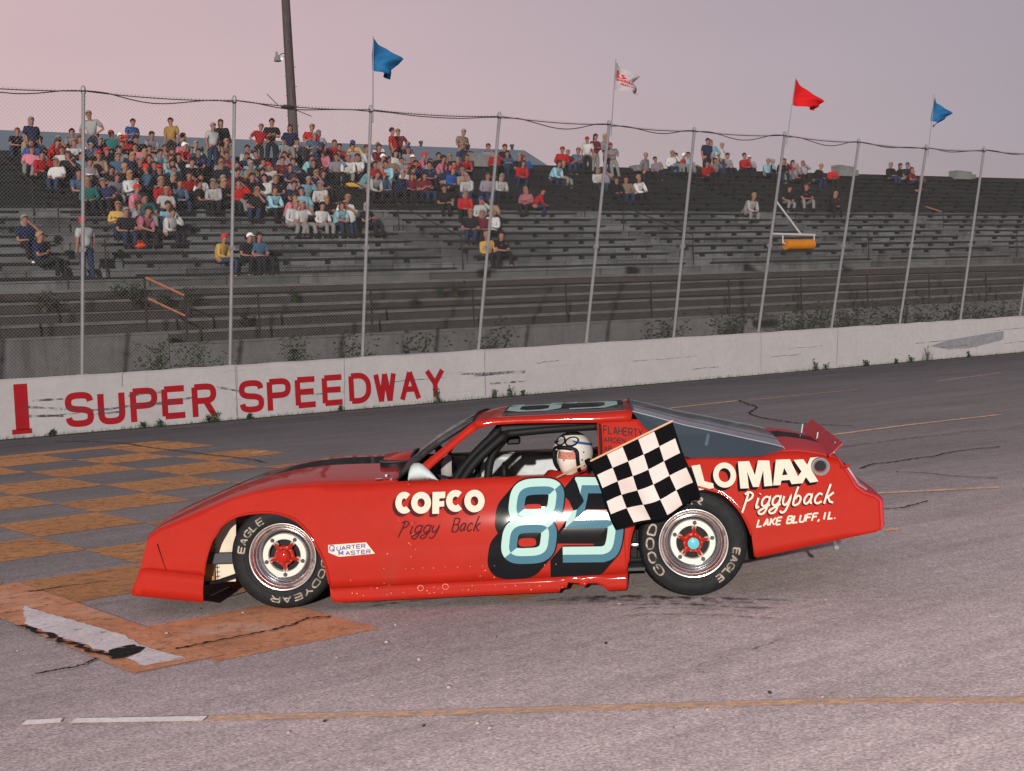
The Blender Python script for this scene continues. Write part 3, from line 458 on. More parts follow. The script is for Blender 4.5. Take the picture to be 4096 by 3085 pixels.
FONT = {
 '|': [[(.35, 0), (.35, 1)]],
 'S': [[(1, .78), (.93, .93), (.7, 1), (.3, 1), (.07, .93), (0, .76), (.06, .60), (.3, .52), (.7, .48), (.94, .40), (1, .24), (.93, .07), (.7, 0), (.3, 0), (.07, .07), (0, .22)]],
 'U': [[(0, 1), (0, .32), (.06, .10), (.28, 0), (.72, 0), (.94, .10), (1, .32), (1, 1)]],
 'P': [[(0, 0), (0, 1)], [(0, 1), (.66, 1), (.92, .93), (1, .74), (.92, .55), (.66, .47), (0, .47)]],
 'E': [[(0, 0), (0, 1)], [(0, 1), (1, 1)], [(0, .52), (.92, .52)], [(0, 0), (1, 0)]],
 'R': [[(0, 0), (0, 1)], [(0, 1), (.66, 1), (.92, .93), (1, .75), (.92, .56), (.66, .48), (0, .48)], [(.55, .48), (1, 0)]],
 'D': [[(0, 0), (0, 1)], [(0, 1), (.52, 1), (.82, .90), (1, .68), (1, .32), (.82, .10), (.52, 0), (0, 0)]],
 'W': [[(0, 1), (.26, 0)], [(.26, 0), (.5, 1)], [(.5, 1), (.74, 0)], [(.74, 0), (1, 1)]],
 'A': [[(0, 0), (.5, 1)], [(.5, 1), (1, 0)], [(.2, .30), (.8, .30)]],
 'Y': [[(0, 1), (.5, .45)], [(1, 1), (.5, .45)], [(.5, .48), (.5, 0)]],
 'I': [[(.5, 0), (.5, 1)], [(.1, 0), (.9, 0)]],
 'G': [[(1, .80), (.85, .96), (.5, 1), (.15, .92), (0, .68), (0, .32), (.15, .08), (.5, 0), (.85, .06), (1, .25), (1, .45), (.55, .45)]],
 'O': [[(.5, 1), (.15, .92), (0, .66), (0, .34), (.15, .08), (.5, 0), (.85, .08), (1, .34), (1, .66), (.85, .92), (.5, 1)]],
 'L': [[(0, 1), (0, 0), (.95, 0)]], 'F': [[(0, 0), (0, 1)], [(0, 1), (1, 1)], [(0, .54), (.85, .54)]],
 'K': [[(0, 0), (0, 1)], [(1, 1), (.02, .42)], [(.3, .58), (1, 0)]], 'B': [[(0, 0), (0, 1)], [(0, 1), (.7, 1), (.92, .88), (.85, .62), (.6, .54), (0, .54)], [(.6, .54), (.9, .46), (1, .24), (.85, .04), (.6, 0), (0, 0)]],
 'H': [[(0, 0), (0, 1)], [(1, 0), (1, 1)], [(0, .52), (1, .52)]], 'T': [[(.5, 0), (.5, 1)], [(0, 1), (1, 1)]], 'N': [[(0, 0), (0, 1)], [(0, 1), (1, 0)], [(1, 0), (1, 1)]],
 'M': [[(0, 0), (0, 1)], [(0, 1), (.5, .25)], [(.5, .25), (1, 1)], [(1, 1), (1, 0)]], 'Q': [[(.5, 1), (.15, .92), (0, .66), (0, .34), (.15, .08), (.5, 0), (.85, .08), (1, .34), (1, .66), (.85, .92), (.5, 1)], [(.55, .35), (1.05, -.08)]],
 'C': [[(1, .78), (.85, .95), (.5, 1), (.15, .92), (0, .66), (0, .34), (.15, .08), (.5, 0), (.85, .05), (1, .22)]],
 '.': [[(0, 0), (.22, 0)]], ',': [[(.2, .08), (0, -.22)]], ' ': [],
 # brush-script lower case on a 0..1 x-height with tails
 'p': [[(.02, 1.45), (.25, 1.5), (.12, .6), (-.08, -.35)], [(-.1, 1.38), (.35, 1.55), (.75, 1.35), (.7, 1.0), (.35, .78), (.08, .72)]],
 'i': [[(.30, .95), (.20, .3), (.28, .02), (.5, .15)], [(.40, 1.3), (.44, 1.36)]],
 'g': [[(.85, .9), (.45, 1.0), (.12, .7), (.15, .25), (.5, .15), (.8, .45), (.9, .95), (.75, .1), (.5, -.5), (.1, -.6), (-.1, -.35), (.3, -.1), (1.0, .25)]],
 'y': [[(.12, .95), (.08, .4), (.3, .1), (.65, .35), (.85, .95), (.7, .1), (.45, -.5), (.1, -.6), (-.05, -.4)]],
 'b': [[(.35, 1.75), (.15, .9), (.08, .15), (.35, 0), (.7, .2), (.8, .65), (.5, .9), (.18, .6)]],
 'a': [[(.8, .85), (.45, .95), (.12, .6), (.12, .2), (.4, .08), (.7, .4), (.85, .9), (.75, .25), (.95, .05)]],
 'c': [[(.8, .8), (.5, .95), (.15, .65), (.1, .25), (.4, .02), (.85, .2)]],
 'k': [[(.4, 1.75), (.15, .8), (.0, -.05)], [(.85, .95), (.2, .5)], [(.3, .55), (.6, .1), (.95, .0)]],
}
SMOOTH = set('SUPRDGOBQCpigybackJ')
def strokes(ch, k=4):
    out = []
    for st in FONT[ch]:
        if ch in SMOOTH and len(st) > 3: out.append([(p.x, p.y) for p in smoothline([(a, b, 0) for a, b in st], k)])
        else: out.append(st)
    return out
def put_strokes(b, sts, fmap, w, dz0=0.0, mi=0, wob=0):
    """fmap(x, y, lift) -> 3-D point; every stroke a touch above the one before"""
    for q, st in enumerate(sts):
        rb = ribbon2(st, w); lift = dz0 + q * .00025
        b.grid([[fmap(a.x, a.y, lift), fmap(c.x, c.y, lift)] for a, c in rb], mi, flip=True)
LET = [('S', 8.06, 8.58), ('U', 8.66, 9.17), ('P', 9.27, 9.80), ('E', 9.88, 10.39), ('R', 10.48, 10.98), ('S', 11.45, 11.97), ('P', 12.04, 12.56), ('E', 12.65, 13.15), ('E', 13.25, 13.76), ('D', 13.86, 14.37), ('W', 14.44, 14.98), ('A', 15.05, 15.57), ('Y', 15.68, 16.18)]
for ch, a, c in LET:
    b = MB(); wd = .118; z0, z1_ = .125, .75
    f = lambda x, y, l: (x, -.004 - l * 2, y)
    put_strokes(b, [[(a + wd / 2 + (c - a - wd) * x, z0 + wd / 2 + (z1_ - z0 - wd) * y) if not (ch in 'PRAYWUD' and y in (0,) and ch != 'D' and ch != 'U') else (a + wd / 2 + (c - a - wd) * x, z0) for x, y in st] for st in strokes(ch)], f, wd)
    b.build('red_letter', WALLR, wall)
b = MB()
for x0, x1, z0, z1_ in ((7.17, 7.41, .15, .97), (7.10, 7.45, .08, .17)): b.quad((x0, -.004, z0), (x1, -.004, z0), (x1, -.004, z1_), (x0, -.004, z1_)); 
b.build('red_letter', WALLR, wall)
# words painted further left continue out of the frame
for i, pts in enumerate(W['scr']):
    rb = ribbon2([(p.x, p.y) for p in smoothline([(x, z, 0) for x, z in pts], 6)], [.02 + .035 * rnd.random() for _ in range((len(pts) - 1) * 6 + 1)])
    b = MB(); b.grid([[(a.x, -.008, a.y), (c.x, -.008, c.y)] for a, c in rb], flip=True); b.build('tyre_scuff', SCUFF, wall)
b = MB(); b.add([(x, -.008, z) for x, z in W['smear']], [tuple(range(7))]); b.build('tyre_scuff', SMEAR, wall)
for i in range(16):
    s = rnd.uniform(7.5, 40); z = rnd.uniform(.25, .7); l_ = rnd.uniform(.5, 2.6)
    rb = ribbon2([(s + l_ * t / 6, z + rnd.uniform(-.012, .012) + .02 * t / 6) for t in range(7)], [rnd.uniform(.006, .022) for _ in range(7)])
    b = MB(); b.grid([[(a.x, -.009 - i * .0003, a.y), (c.x, -.009 - i * .0003, c.y)] for a, c in rb], flip=True); b.build('tyre_scuff', SCUFF, wall)
for pts in W['vert']:
    b = MB(); (s0, z0), (s1, z1_) = pts; k = 8
    cl = [(s0 + (s1 - s0) * t / k + rnd.uniform(-.008, .008), z0 + (z1_ - z0) * t / k) for t in range(k + 1)]
    rb = ribbon2(cl, .014); b.grid([[(a.x, -.012, a.y), (c.x, -.012, c.y)] for a, c in rb], flip=True); b.build('hairline_crack', SMEAR, wall)

# ------------------------------------------------------------------ catch fence on the wall
FP = [(-.1, 6.2, .6), (2.75, 6.15, .6), (5.6, 6.1, .7), (8.45, 6.05, .86), (11.35, 6.04, .74), (14.28, 6.00, .73), (17.15, 5.94, 1.08), (20.12, 5.89, 1.04), (22.78, 5.86, .89), (25.61, 5.84, 1.02), (28.27, 5.76, 1.01), (30.97, 5.70, .95), (33.56, 5.73, .83), (36.3, 5.70, .85), (39.0, 5.68, .85), (41.8, 5.66, .85), (44.5, 5.65, .85)]
fence = thing('catch_fence', 'tall leaning chain-link catch fence on steel posts above the white wall', 'fence', T(0, WALL_N, 0), TH)
FPS = {p[0]: p for p in FP}
for s, zt, dn in FP:
    b = MB(); b.tube([(s, .13, 1.0), (s, -dn, zt)], .034, 8); b.lathe([(.001, 0), (.044, 0), (.044, .10), (.02, .14), (.001, .14)], 8, 'z', (s, -dn, zt - .04))
    b.box(s - .09, s + .09, .05, .21, 1.06, 1.075)
    b.tube([(s - .05, .13 - (dn + .13) * .45, 1.07 + (zt - 1.07) * .45), (s + .05, .13 - (dn + .13) * .45, 1.07 + (zt - 1.07) * .45)], .05, 6)
    b.build('fence_post', STEEL, fence)
for (s0, za, da), (s1, zb, db) in zip(FP, FP[1:]):
    b = MB(); P = .068; Lb = s1 - s0; Hh = (za + zb) / 2 - 1.08
    def pt(x, y, off):
        u = x / Lb; v = y / Hh; zt = za + (zb - za) * u; dn = da + (db - da) * u
        bow = .03 * math.sin(PI * u) * math.sin(PI * v)
        return Vector((s0 + x, .085 - (dn + .12) * v + bow + off, 1.08 + (zt - 1.08) * v))
    for sgn in (1, -1):
        c = -Hh if sgn > 0 else 0.0
        end = Lb if sgn > 0 else Lb + Hh
        while c < end:
            # line x = c + sgn*y
            if sgn > 0: y0, y1 = max(0, -c), min(Hh, Lb - c)
            else: y0, y1 = max(0, c - Lb), min(Hh, c)
            if y1 - y0 > .03:
                pa, pb = pt(c + sgn * y0, y0, .002 * sgn), pt(c + sgn * y1, y1, .002 * sgn)
                d = (pb - pa).normalized(); q = Vector((0, 1, 0)) * .0013; r_ = d.cross(Vector((0, 1, 0))).normalized() * .0013
                b.add([pa + q, pa - q + r_, pa - q - r_, pb + q, pb - q + r_, pb - q - r_], [(0, 1, 4, 3), (1, 2, 5, 4), (2, 0, 3, 5)])
            c += P
    o = b.build('chain_link', WIRE, fence); o['kind'] = 'stuff'
    b = MB(); k = 14; sag = rnd.uniform(.08, .22); wv = rnd.uniform(0, 6)
    top = lambda u: Vector((s0 + Lb * u, -.03 - (da + (db - da) * u), za + (zb - za) * u))
    b.tube([top(i / k) + Vector((0, 0, -.05 * 4 * (i / k) * (1 - i / k))) for i in range(k + 1)], .009, 5)
    b.tube([top(i / k) + Vector((0, -.03, -.02 - sag * math.sin(PI * min(1, max(0, (i / k - .12) / .76))) ** 1.3 * (1 if s0 < 27 else .35) + .02 * math.sin(9 * i / k + wv))) for i in range(k + 1)], .010, 5)
    for i in range(1, 40):                        # knuckles of the mesh standing above the top wire
        u = i / 40; p = top(u) + Vector((0, 0, -.2 * u * (1 - u))); b.tube([p, p + Vector((rnd.uniform(-.012, .012), 0, .035))], .004, 3, caps=False)
    b.build('top_cable', CABLE, fence)
b = MB(); p = Vector((12.42, -.79, 5.97)); b.ball(p, .05, 7, 5, 0, (3.2, 1, .8)); b.tube([p + Vector((-.2, 0, .02)), p + Vector((-.42, 0, .22))], .008, 4); b.tube([p + Vector((.1, 0, -.03)), p + Vector((.5, 0, -.16))], .008, 4)
b.build('wire_tangle', CABLE, fence)

# ------------------------------------------------------------------ grandstand
def rn(k): return 38.5 + .9 * k
def rz(k): return 3.26 + (.316 * k if k >= 0 else .30 * k)
GS0, GS1 = -8.0, 96.0
gs = thing('grandstand', 'long stepped concrete grandstand with black bench planks behind the fence', 'grandstand', T(0, 0, 0), TH)
AIS = [(2.6, 4.0), (13.0, 14.35), (24.9, 26.3), (34.7, 36.1), (44.6, 46.0), (53.6, 55.1), (64, 65.4), (74, 75.4), (84.4, 85.8)]
for k in range(-6, 17):
    b = MB(); s0 = GS0; s1 = GS1
    if k == -6: s0 = 12.95
    zt = rz(k) if k < 16 else rz(15) + .06; n0 = rn(k); n1 = rn(k + 1) + .25
    zb = zt - (1.2 if k > -6 else 1.6)
    pts = GS1 - GS0
    segs = 40; rows = []
    for q in range(segs + 1):
        s = s0 + (s1 - s0) * q / segs; wv = rnd.uniform(-.010, .010)
        rows.append([(s, n0, zb), (s, n0, zt - .09), (s, n0 - .035, zt - .075 + wv), (s, n0 - .035, zt + wv), (s, n0 + .06, zt + .004 + wv), (s, n1, zt)])
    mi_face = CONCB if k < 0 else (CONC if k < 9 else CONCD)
    b.grid([r[:3] for r in rows], 0); b.grid([r[2:5] for r in rows], 1); b.grid([r[4:] for r in rows], 0)
    b.add([rows[0][0], rows[0][1], rows[0][4], rows[0][5], (rows[0][5][0], n1, zb)], [(0, 1, 2, 3, 4)])
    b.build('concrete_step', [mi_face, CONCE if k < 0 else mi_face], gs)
# front retaining wall with its step down
for a, c, h in ((GS0, 12.95, rz(-5) - .06), (12.96, GS1, rz(-6) - .06)):
    b = MB(); b.box(a, c, rn(-6) - .12, rn(-6) + .9 - .04, -.3, h, 0, .02)
    b.build('retaining_wall', CONCP, gs)
b = MB(); b.box(GS0, 12.95, rn(-6) - .13, rn(-6) + .9, rz(-5) - .06, rz(-5), 0, .01); b.build('wall_coping', CONCE, gs)
b = MB(); b.box(12.96, GS1, rn(-6) - .13, rn(-6) + .1, rz(-6) - .055, rz(-6) + .01, 0, .01); b.build('wall_coping', CONCE, gs)
b = MB(); b.box(GS0, GS1, rn(16) - .12, rn(16) + .2, 3, 8.425); b.box(GS0, GS1, rn(16) + .2, rn(16) + 1.6, 0, 7.6); b.build('back_wall', CONCD, gs)
# bench planks between the aisles; brackets under them
pid = 0
for k in range(0, 17):
    ends = [GS0] + [v for a in AIS for v in a] + [GS1]
    if k == 16: ends = [GS0, GS1]
    for a, c in zip(ends[0::2], ends[1::2]):
        if c < 4: continue
        b = MB(); z = rz(k) + .12; n = rn(k) + .02
        if k < 1: z = rz(k) + .03
        k2 = 6; ss = [a + (c - a) * i / k2 for i in range(k2 + 1)]; wv = [rnd.uniform(-.012, .012) for _ in ss]
        rows = [[(s, n, z + w_), (s, n, z + .065 + w_), (s, n + .26, z + .065 + w_), (s, n + .26, z + w_), (s, n, z + w_)] for s, w_ in zip(ss, wv)]
        b.grid(rows); b.add(rows[0][:4], [(3, 2, 1, 0)]); b.add(rows[-1][:4], [(0, 1, 2, 3)])
        b.build('bench_plank', PLANK, gs)
b = MB()
for k in range(1, 16):
    s = 8.0
    while s < 90:
        if not any(a - .1 < s < c + .1 for a, c in AIS): b.box(s - .05, s + .05, rn(k) + .05, rn(k) + .2, rz(k) - .0, rz(k) + .12); b.box(s - .04, s + .04, rn(k) - .02, rn(k) + .06, rz(k) - (.13 if 3 <= k <= 5 and s > 24 else .02), rz(k) + .12)
        s += 1.42
o = b.build('bench_bracket', PLANK, gs); o['kind'] = 'stuff'
# aisle hand rails
def rail(pts, name, label, posts, m=RAILM, r=.028, parent=None, mids=None, pm=None):
    base = Vector((pts[0][0], pts[0][1], 0))
    t = thing(name, label, 'railing', T(pts[0][0], pts[0][1], posts[0][0][2] if posts else pts[0][2]), TH)
    O = Vector((pts[0][0], pts[0][1], posts[0][0][2] if posts else pts[0][2]))
    b = MB(); b.tube([Vector(p) - O for p in pts], r, 6); b.build('rail', m, t)
    if mids: b = MB(); b.tube([Vector(p) - O for p in mids], r * .9, 6); b.build('rail', m, t)
    for a, c in posts:
        b = MB(); b.tube([Vector(a) - O, Vector(c) - O], r, 6); b.build('post', pm or RAILM, t)
    return t
aisn = ['first', 'second', 'third', 'fourth', 'fifth', 'sixth', 'seventh']
for q, s in enumerate((13.7, 25.6, 35.75, 45.3, 55.1)):
    for part, (ka, kb) in enumerate(((0.4, 4.8), (7.5, 11.5))):
        pa, pb = (s, rn(ka) + .4, rz(ka) + 1.0), (s, rn(kb) + .4, rz(kb) + 1.0)
        posts = [((s, rn(k) + .4, rz(math.floor(k)) ), (s, rn(k) + .4, rz(k) + 1.0)) for k in (ka, kb)]
        m = RUST if (q == 4 and part == 0) else RAILM
        if q == 4 and part == 0:
            ka, kb = 4.2, 5.2; s = 54.3; pa, pb = (s, rn(ka) + .4, rz(ka) + 1.0), (s, rn(kb) + .4, rz(kb) + 1.0)
        rail([pa, pb] if not (q in (0, 3) and part == 0) else [(s, pa[1], pa[2]), (s, pa[1] + .02, pa[2])], 'aisle_rail', '%s handrail of the %s stair aisle from the left' % (('lower', 'upper')[part], aisn[q]), posts, m, .022)
# low pipe railing along the walkway
nf = rn(-6) + .02
rail([(2, nf, 3.1), (12.47, nf, 3.07)], 'walkway_railing', 'dark pipe railing of the higher walkway left of the orange slope', [((s, nf, 1.76), (s, nf, 3.09)) for s in (2.2, 5.6, 9.0, 12.47)], mids=[(2, nf, 2.6), (12.47, nf, 2.59)])
rail([(12.5, nf, 3.07), (13.44, nf, 2.62)], 'sloping_railing', 'two rust orange pipe rails sloping down between the walkway levels', [], RUST, mids=[(12.55, nf, 2.56), (13.44, nf, 2.12)])
ps = [13.47] + [15.41 + 3.24 * i for i in range(0, 22)]
rail([(13.47, nf, 2.61), (84, nf, 2.50)], 'walkway_railing', 'dark pipe railing of the lower walkway right of the orange slope', [((s, nf, 1.47), (s, nf, 2.60 - .0016 * (s - 13))) for s in ps], mids=[(13.47, nf, 2.12), (84, nf, 2.02)])

# grey metal boxes on the top rail
def top_box(s, w_, h, label, back=0):
    t = thing('loudspeaker_box', label, 'loudspeaker', T(s, 52.8, 8.32), TH, 'grey boxes on the rim of the grandstand')
    b = MB(); b.add([(0, -.3, 0), (w_, -.25, 0), (w_, .25, 0), (0, .3, 0), (0, -.3, h), (w_, -.25, h * .86), (w_, .25, h * .86), (0, .3, h)], [(3, 2, 1, 0), (4, 5, 6, 7), (0, 1, 5, 4), (1, 2, 6, 5), (2, 3, 7, 6), (3, 0, 4, 7)]); b.build('box', SPKG, t)
    b = MB(); b.box(w_ * .2, w_ * .3, -.05, .05, -.2, 0); b.box(w_ * .7, w_ * .8, -.05, .05, -.2, 0); b.build('bracket', DARK, t)
    if back: b = MB(); b.box(w_, w_ + .48, -.2, .2, .04, h * .62, 0, .04); b.build('horn_driver', SPKG, t)
top_box(22.45, 1.1, .50, 'grey box on the rim between the two left fence posts')
top_box(34.8, 1.3, .60, 'grey box on the rim behind the fourth fence post')
top_box(47.0, 1.45, .42, 'long grey box on the rim beside the crowd at the right')
top_box(58.5, 1.15, .60, 'big grey box with small rear horn on the bare rim', 1)
top_box(68.3, 1.4, .50, 'rightmost grey box on the rim, near the last fence post', 1)
top_box(44.4, .8, .28, 'small slanting grey box on the rim in a gap between groups')

# ------------------------------------------------------------------ shed behind, light pole
sh = thing('storage_shed', 'long low shed with pale blue metal roof behind the grandstand', 'building', T(0, 90, 0), TH)
b = MB(); b.add([(0, -12, 11.44), (58.5, -12, 11.44), (58.5, -8.8, 13.05), (0, -8.8, 13.25), (0, -5.6, 11.44), (58.5, -5.6, 11.44)], [(0, 1, 2, 3), (3, 2, 5, 4), (1, 5, 2)]); b.build('roof', ROOF, sh)
b = MB(); b.box(0, 58.2, -11.7, -5.9, 0, 11.42); b.build('wall', SHEDW, sh)
for s in (50.2, 57.6):
    b = MB(); b.lathe([(.10, 0), (.10, .45), (.15, .45), (.15, .6), (.001, .62)], 8, 'z', (s, -8.6, 12.85)); b.build('roof_vent', SHEDW, sh)
lp = thing('light_pole', 'tall dark timber pole with a small lamp behind the crowd', 'light pole', T(28.12, 56, 0), TH)
b = MB(); b.tube([(0, 0, 0), (0, 0, 9), (-.04, 0, 14), (-.06, 0, 17.5)], [.26, .21, .19, .17], 14)
b.build('pole', POLEM, lp)
b = MB()
for i in range(12): b.tube([(.18 * (-1) ** i, 0, 8.6 + .42 * i), (.28 * (-1) ** i, 0, 8.62 + .42 * i)], .012, 5)
b.build('climbing_step', DARK, lp)
b = MB(); b.tube([(-.16, 0, 13.36), (-.35, 0, 13.36), (-.5, 0, 13.24), (-.60, 0, 13.2)], .02, 6); b.build('lamp_arm', DGREY, lp)
b = MB(); b.tube([(-.62, 0, 13.42), (-.60, 0, 13.25)], [.035, .06], 10); b.lathe([(.001, .02), (.06, .0), (.13, -.10), (.155, -.24), (.14, -.26), (.001, -.24)], 14, 'z', (-.58, 0, 13.26)); b.build('floodlight', SPKG, lp)
b = MB(); b.ball((-.42, -.08, 13.10), .06, 8, 6); b.build('lamp_glass', mat('lamp_glass_white', (.9, .9, .88), .2), lp)

# ------------------------------------------------------------------ pennants on the fence posts
def pennant(label, s, zb, dn, staff_top, outline, m, off, stripes=False):
    kk = (WALL_N - dn) / (WALL_N - .95); pj = lambda p: (p[0] * kk, CAM_H + (p[1] - CAM_H) * kk)
    outline = [pj(p) for p in outline]; staff_top = pj(staff_top)
    t = thing('pennant_flag', label, 'flag', T(s, WALL_N - dn, zb - .25), TH, 'flags along the top of the fence')
    O = Vector((s, 0, zb - .25)); b = MB(); b.tube([(-.0, -.05, 0), (staff_top[0] - s, -.05, staff_top[1] - O.z)], [.016, .011], 6); b.build('staff', STEEL, t)
    # triangulated fan of the outline, billowed
    pts = [Vector((x - s, 0, z - O.z)) for x, z in outline]
    hoist = [pts[i] for i in off[0]]; fly = [pts[i] for i in off[1]]
    def samp(P, u):
        f = u * (len(P) - 1); i = min(int(f), len(P) - 2); return P[i].lerp(P[i + 1], f - i)
    K = 12; rows = []
    for i in range(K + 1):
        a, c = samp(hoist, i / K), samp(fly, i / K); row = []
        for j in range(K + 1):
            u = j / K; p = a.lerp(c, u); p.y = -.05 + (.10 * math.sin(5.5 * u + 2.2 * i / K) + .04 * math.sin(11 * u + i)) * min(1, u * 3); row.append(p)
        rows.append(row)
    b = MB(); b.grid(rows); cl = b.build('cloth', m, t, smooth=True)
    if stripes:                                   # red lettering printed across the white cloth
        b = MB()
        def at(u, v):
            f = v * K; i = min(int(f), K - 1); g = u * K; j = min(int(g), K - 1)
            p = rows[i][j].lerp(rows[i][j + 1], g - j).lerp(rows[i + 1][j].lerp(rows[i + 1][j + 1], g - j), f - i); return Vector((p.x, p.y - .012, p.z))
        for txt, v0, v1, u0, u1, wd in (('SUN', .26, .47, .12, .62, .05), ('SPEEDWAY', .55, .62, .12, .75, .02), ('RACING', .70, .77, .25, .85, .02)):
            n = len(txt); cw = (u1 - u0) / n
            for i, ch in enumerate(txt):
                for st in strokes(ch, 2):
                    rb = ribbon2([(u0 + cw * (i + .78 * x), v1 + (v0 - v1) * y) for x, y in st], wd)
                    b.grid([[at(min(max(a.x, 0), 1), min(max(a.y, 0), 1)), at(min(max(c.x, 0), 1), min(max(c.y, 0), 1))] for a, c in rb])
        b.build('lettering', FLAGR, t)
pennant('blue flag drooping from the left fence staff', 14.28, 5.99, .73, (14.26, 7.40), [(14.20, 6.75), (14.21, 7.05), (14.26, 7.37), (14.48, 7.2), (14.72, 7.01), (14.87, 6.98), (14.81, 6.88), (14.63, 6.76), (14.67, 6.6), (14.56, 6.6), (14.4, 6.71), (14.22, 6.75)], FLAGB, ([2, 1, 0], [5, 6, 7, 8, 9]))
pennant('thin white flag with red lettering on a leaning staff', 20.12, 5.9, 1.04, (20.42, 7.36), [(20.31, 6.68), (20.37, 7.0), (20.43, 7.29), (20.62, 7.13), (20.82, 7.01), (21.01, 6.98), (20.91, 6.85), (21.04, 6.69), (21.14, 6.6), (20.8, 6.63)], FLAGW, ([2, 1, 0], [5, 6, 7, 8]), True)
pennant('bright red flag on the staff above the yellow drum', 25.61, 5.87, 1.02, (26.08, 7.26), [(25.94, 6.59), (26.0, 6.9), (26.09, 7.24), (26.34, 7.16), (26.56, 7.03), (26.72, 6.86), (26.95, 6.71), (26.79, 6.5), (26.48, 6.56)], FLAGR, ([2, 1, 0], [6, 7]))
pennant('small kite shaped blue flag on the rightmost staff', 30.97, 5.73, .95, (31.30, 7.14), [(31.11, 6.45), (31.2, 6.75), (31.32, 7.03), (31.6, 6.85), (31.9, 6.63), (31.69, 6.48), (31.31, 6.26)], FLAGB, ([2, 1, 0], [4, 5, 6]))

# hanging drum on its boom
t = thing('drum_boom', 'white steel boom on a fence post carrying an orange ribbed drum', 'boom', T(25.64, WALL_N - .44, 0), TH)
b = MB(); b.tube([(0, 0, 3.5), (1.53, 0, 3.46)], .028, 8); b.build('boom_arm', BOOMW, t)
b = MB(); b.tube([(.17, 0, 4.33), (1.02, 0, 3.49)], .024, 8); b.build('brace', BOOMW, t)
for x in (.38, 1.50):
    b = MB(); b.tube([(x, 0, 3.47), (x, 0, 3.27), (x + (.08 if x < 1 else -.08), 0, 3.25)], .018, 6); b.build('hanger', BOOMW, t)
d = thing('ribbed_drum', 'orange ribbed plastic drum hanging from the white boom', 'drum', T(25.7, WALL_N - .38, 0), TH)
prof = [(.001, .47)] + [(.125 + (.012 if i % 2 else 0), .47 + .96 * i / 22) for i in range(23)] + [(.001, 1.43)]
b = MB(); b.lathe(prof, 22, 'x', (0, 0, 3.23)); b.build('drum_shell', DRUM, d, smooth=True, auto=35)

# ------------------------------------------------------------------ weeds and bushes
def plant(name, label, cat, loc, h, spread, n, m, group, leaf=.05, stems=6, droop=.3):
    t = thing(name, label, cat, loc, TH, group); b = MB(); sm = MB()
    for i in range(stems):
        a = rnd.uniform(0, 2 * PI); l_ = rnd.uniform(.5, 1) * h; r_ = rnd.uniform(.1, 1) * spread
        tip = Vector((math.cos(a) * r_, math.sin(a) * r_ * .6, l_)); mid = tip * .5 + Vector((0, 0, l_ * .12))
        sm.tube([(0, 0, 0), mid, tip], [.007, .005, .003], 4)
        for q in range(n // stems):
            u = rnd.uniform(.15, 1.05); base = (mid * (u * 2) if u < .5 else mid.lerp(tip, u * 2 - 1)) + Vector((rnd.gauss(0, spread * .12), rnd.gauss(0, spread * .12), rnd.gauss(0, h * .05)))
            base.z = max(base.z, .02)
            d = Vector((rnd.gauss(0, 1), rnd.gauss(0, 1), rnd.gauss(.3, .6))).normalized(); ls = leaf * rnd.uniform(.5, 1.3)
            e = d.orthogonal().normalized() * ls * .32
            b.add([base, base + d * ls * .5 + e, base + d * ls, base + d * ls * .5 - e], [(0, 1, 2, 3)])
    if name == 'weed':
        for i in range(26):
            a = rnd.gauss(0, spread * .8); hh = rnd.uniform(.25, .9) * h; p0 = Vector((a, rnd.gauss(0, .02), 0)); dx = rnd.gauss(0, .3) * hh
            b.add([p0, p0 + Vector((.008, 0, 0)), p0 + Vector((dx, -.1 * hh, hh))], [(0, 1, 2)])
    o = b.build('foliage', m, t); o['kind'] = 'stuff'
    sm.build('stem', STEM, t); return t
ordn = ['first', 'second', 'third', 'fourth', 'fifth', 'sixth', 'seventh', 'eighth', 'ninth', 'tenth', 'eleventh', 'twelfth', 'thirteenth', 'fourteenth', 'fifteenth', 'sixteenth', 'seventeenth', 'eighteenth', 'nineteenth', 'twentieth']
for i, (s, h) in enumerate(sorted(W['weedbase'])):
    plant('weed', '%s green weed from the left at the foot of the white wall' % ordn[i], 'plant', T(s, WALL_N - .07, 0), h * .9, h * .38, 34, LEAF, 'weeds along the foot of the track wall', .05, 5)
for i, ((s, _z), wd) in enumerate(sorted(W['bush'])):
    s2 = s + (rnd.uniform(-.2, .2))
    plant('bush', '%s bush from the left behind the track wall and fence' % ordn[i], 'plant', T(s2 * 29.5 / 29.5, 29.5, 0), 1.15 + .42 * wd * (1.0 if s < 24 else 1.0), wd * .62, 520, LEAF if s < 15 else LEAFD, 'bushes between wall and grandstand', .09, 16)
for i in range(12):
    s = 27 + i * 2.9 + rnd.uniform(-.6, .6)
    plant('bush', '%s bush from the left in the dark row before the right half of the grandstand' % ordn[i], 'plant', T(s, 31.6, 0), 1.65, 1.3, 420, LEAFD, 'dark bushes before the grandstand', .11, 14)
stepn = {-2: 'second highest', -3: 'third highest', -4: 'fourth highest', -5: 'fifth highest'}
for i, (k, s, wd) in enumerate(sorted(W['stepweed'], key=lambda q: q[1])):
    plant('weed', '%s weed from the left growing in the walkway steps' % ordn[i], 'plant', T(s, rn(k) + .35, rz(k)), .30 + .28 * wd, .42 * wd, 160, LEAF if i % 2 else LEAFD, 'weeds growing in the grandstand steps', .08, 9)
b = MB()
for i in range(2600):                              # thin grass along the foot of the wall
    s = rnd.uniform(6.5, 42); h = rnd.uniform(.02, .10) * (1.6 if rnd.random() < .1 else 1); a = Vector((s, WALL_N - .02 - abs(rnd.gauss(0, .03)), 0)); dx = rnd.gauss(0, .25) * h
    b.add([a, a + Vector((.006, 0, 0)), a + Vector((dx, -.2 * h, h))], [(0, 1, 2)])
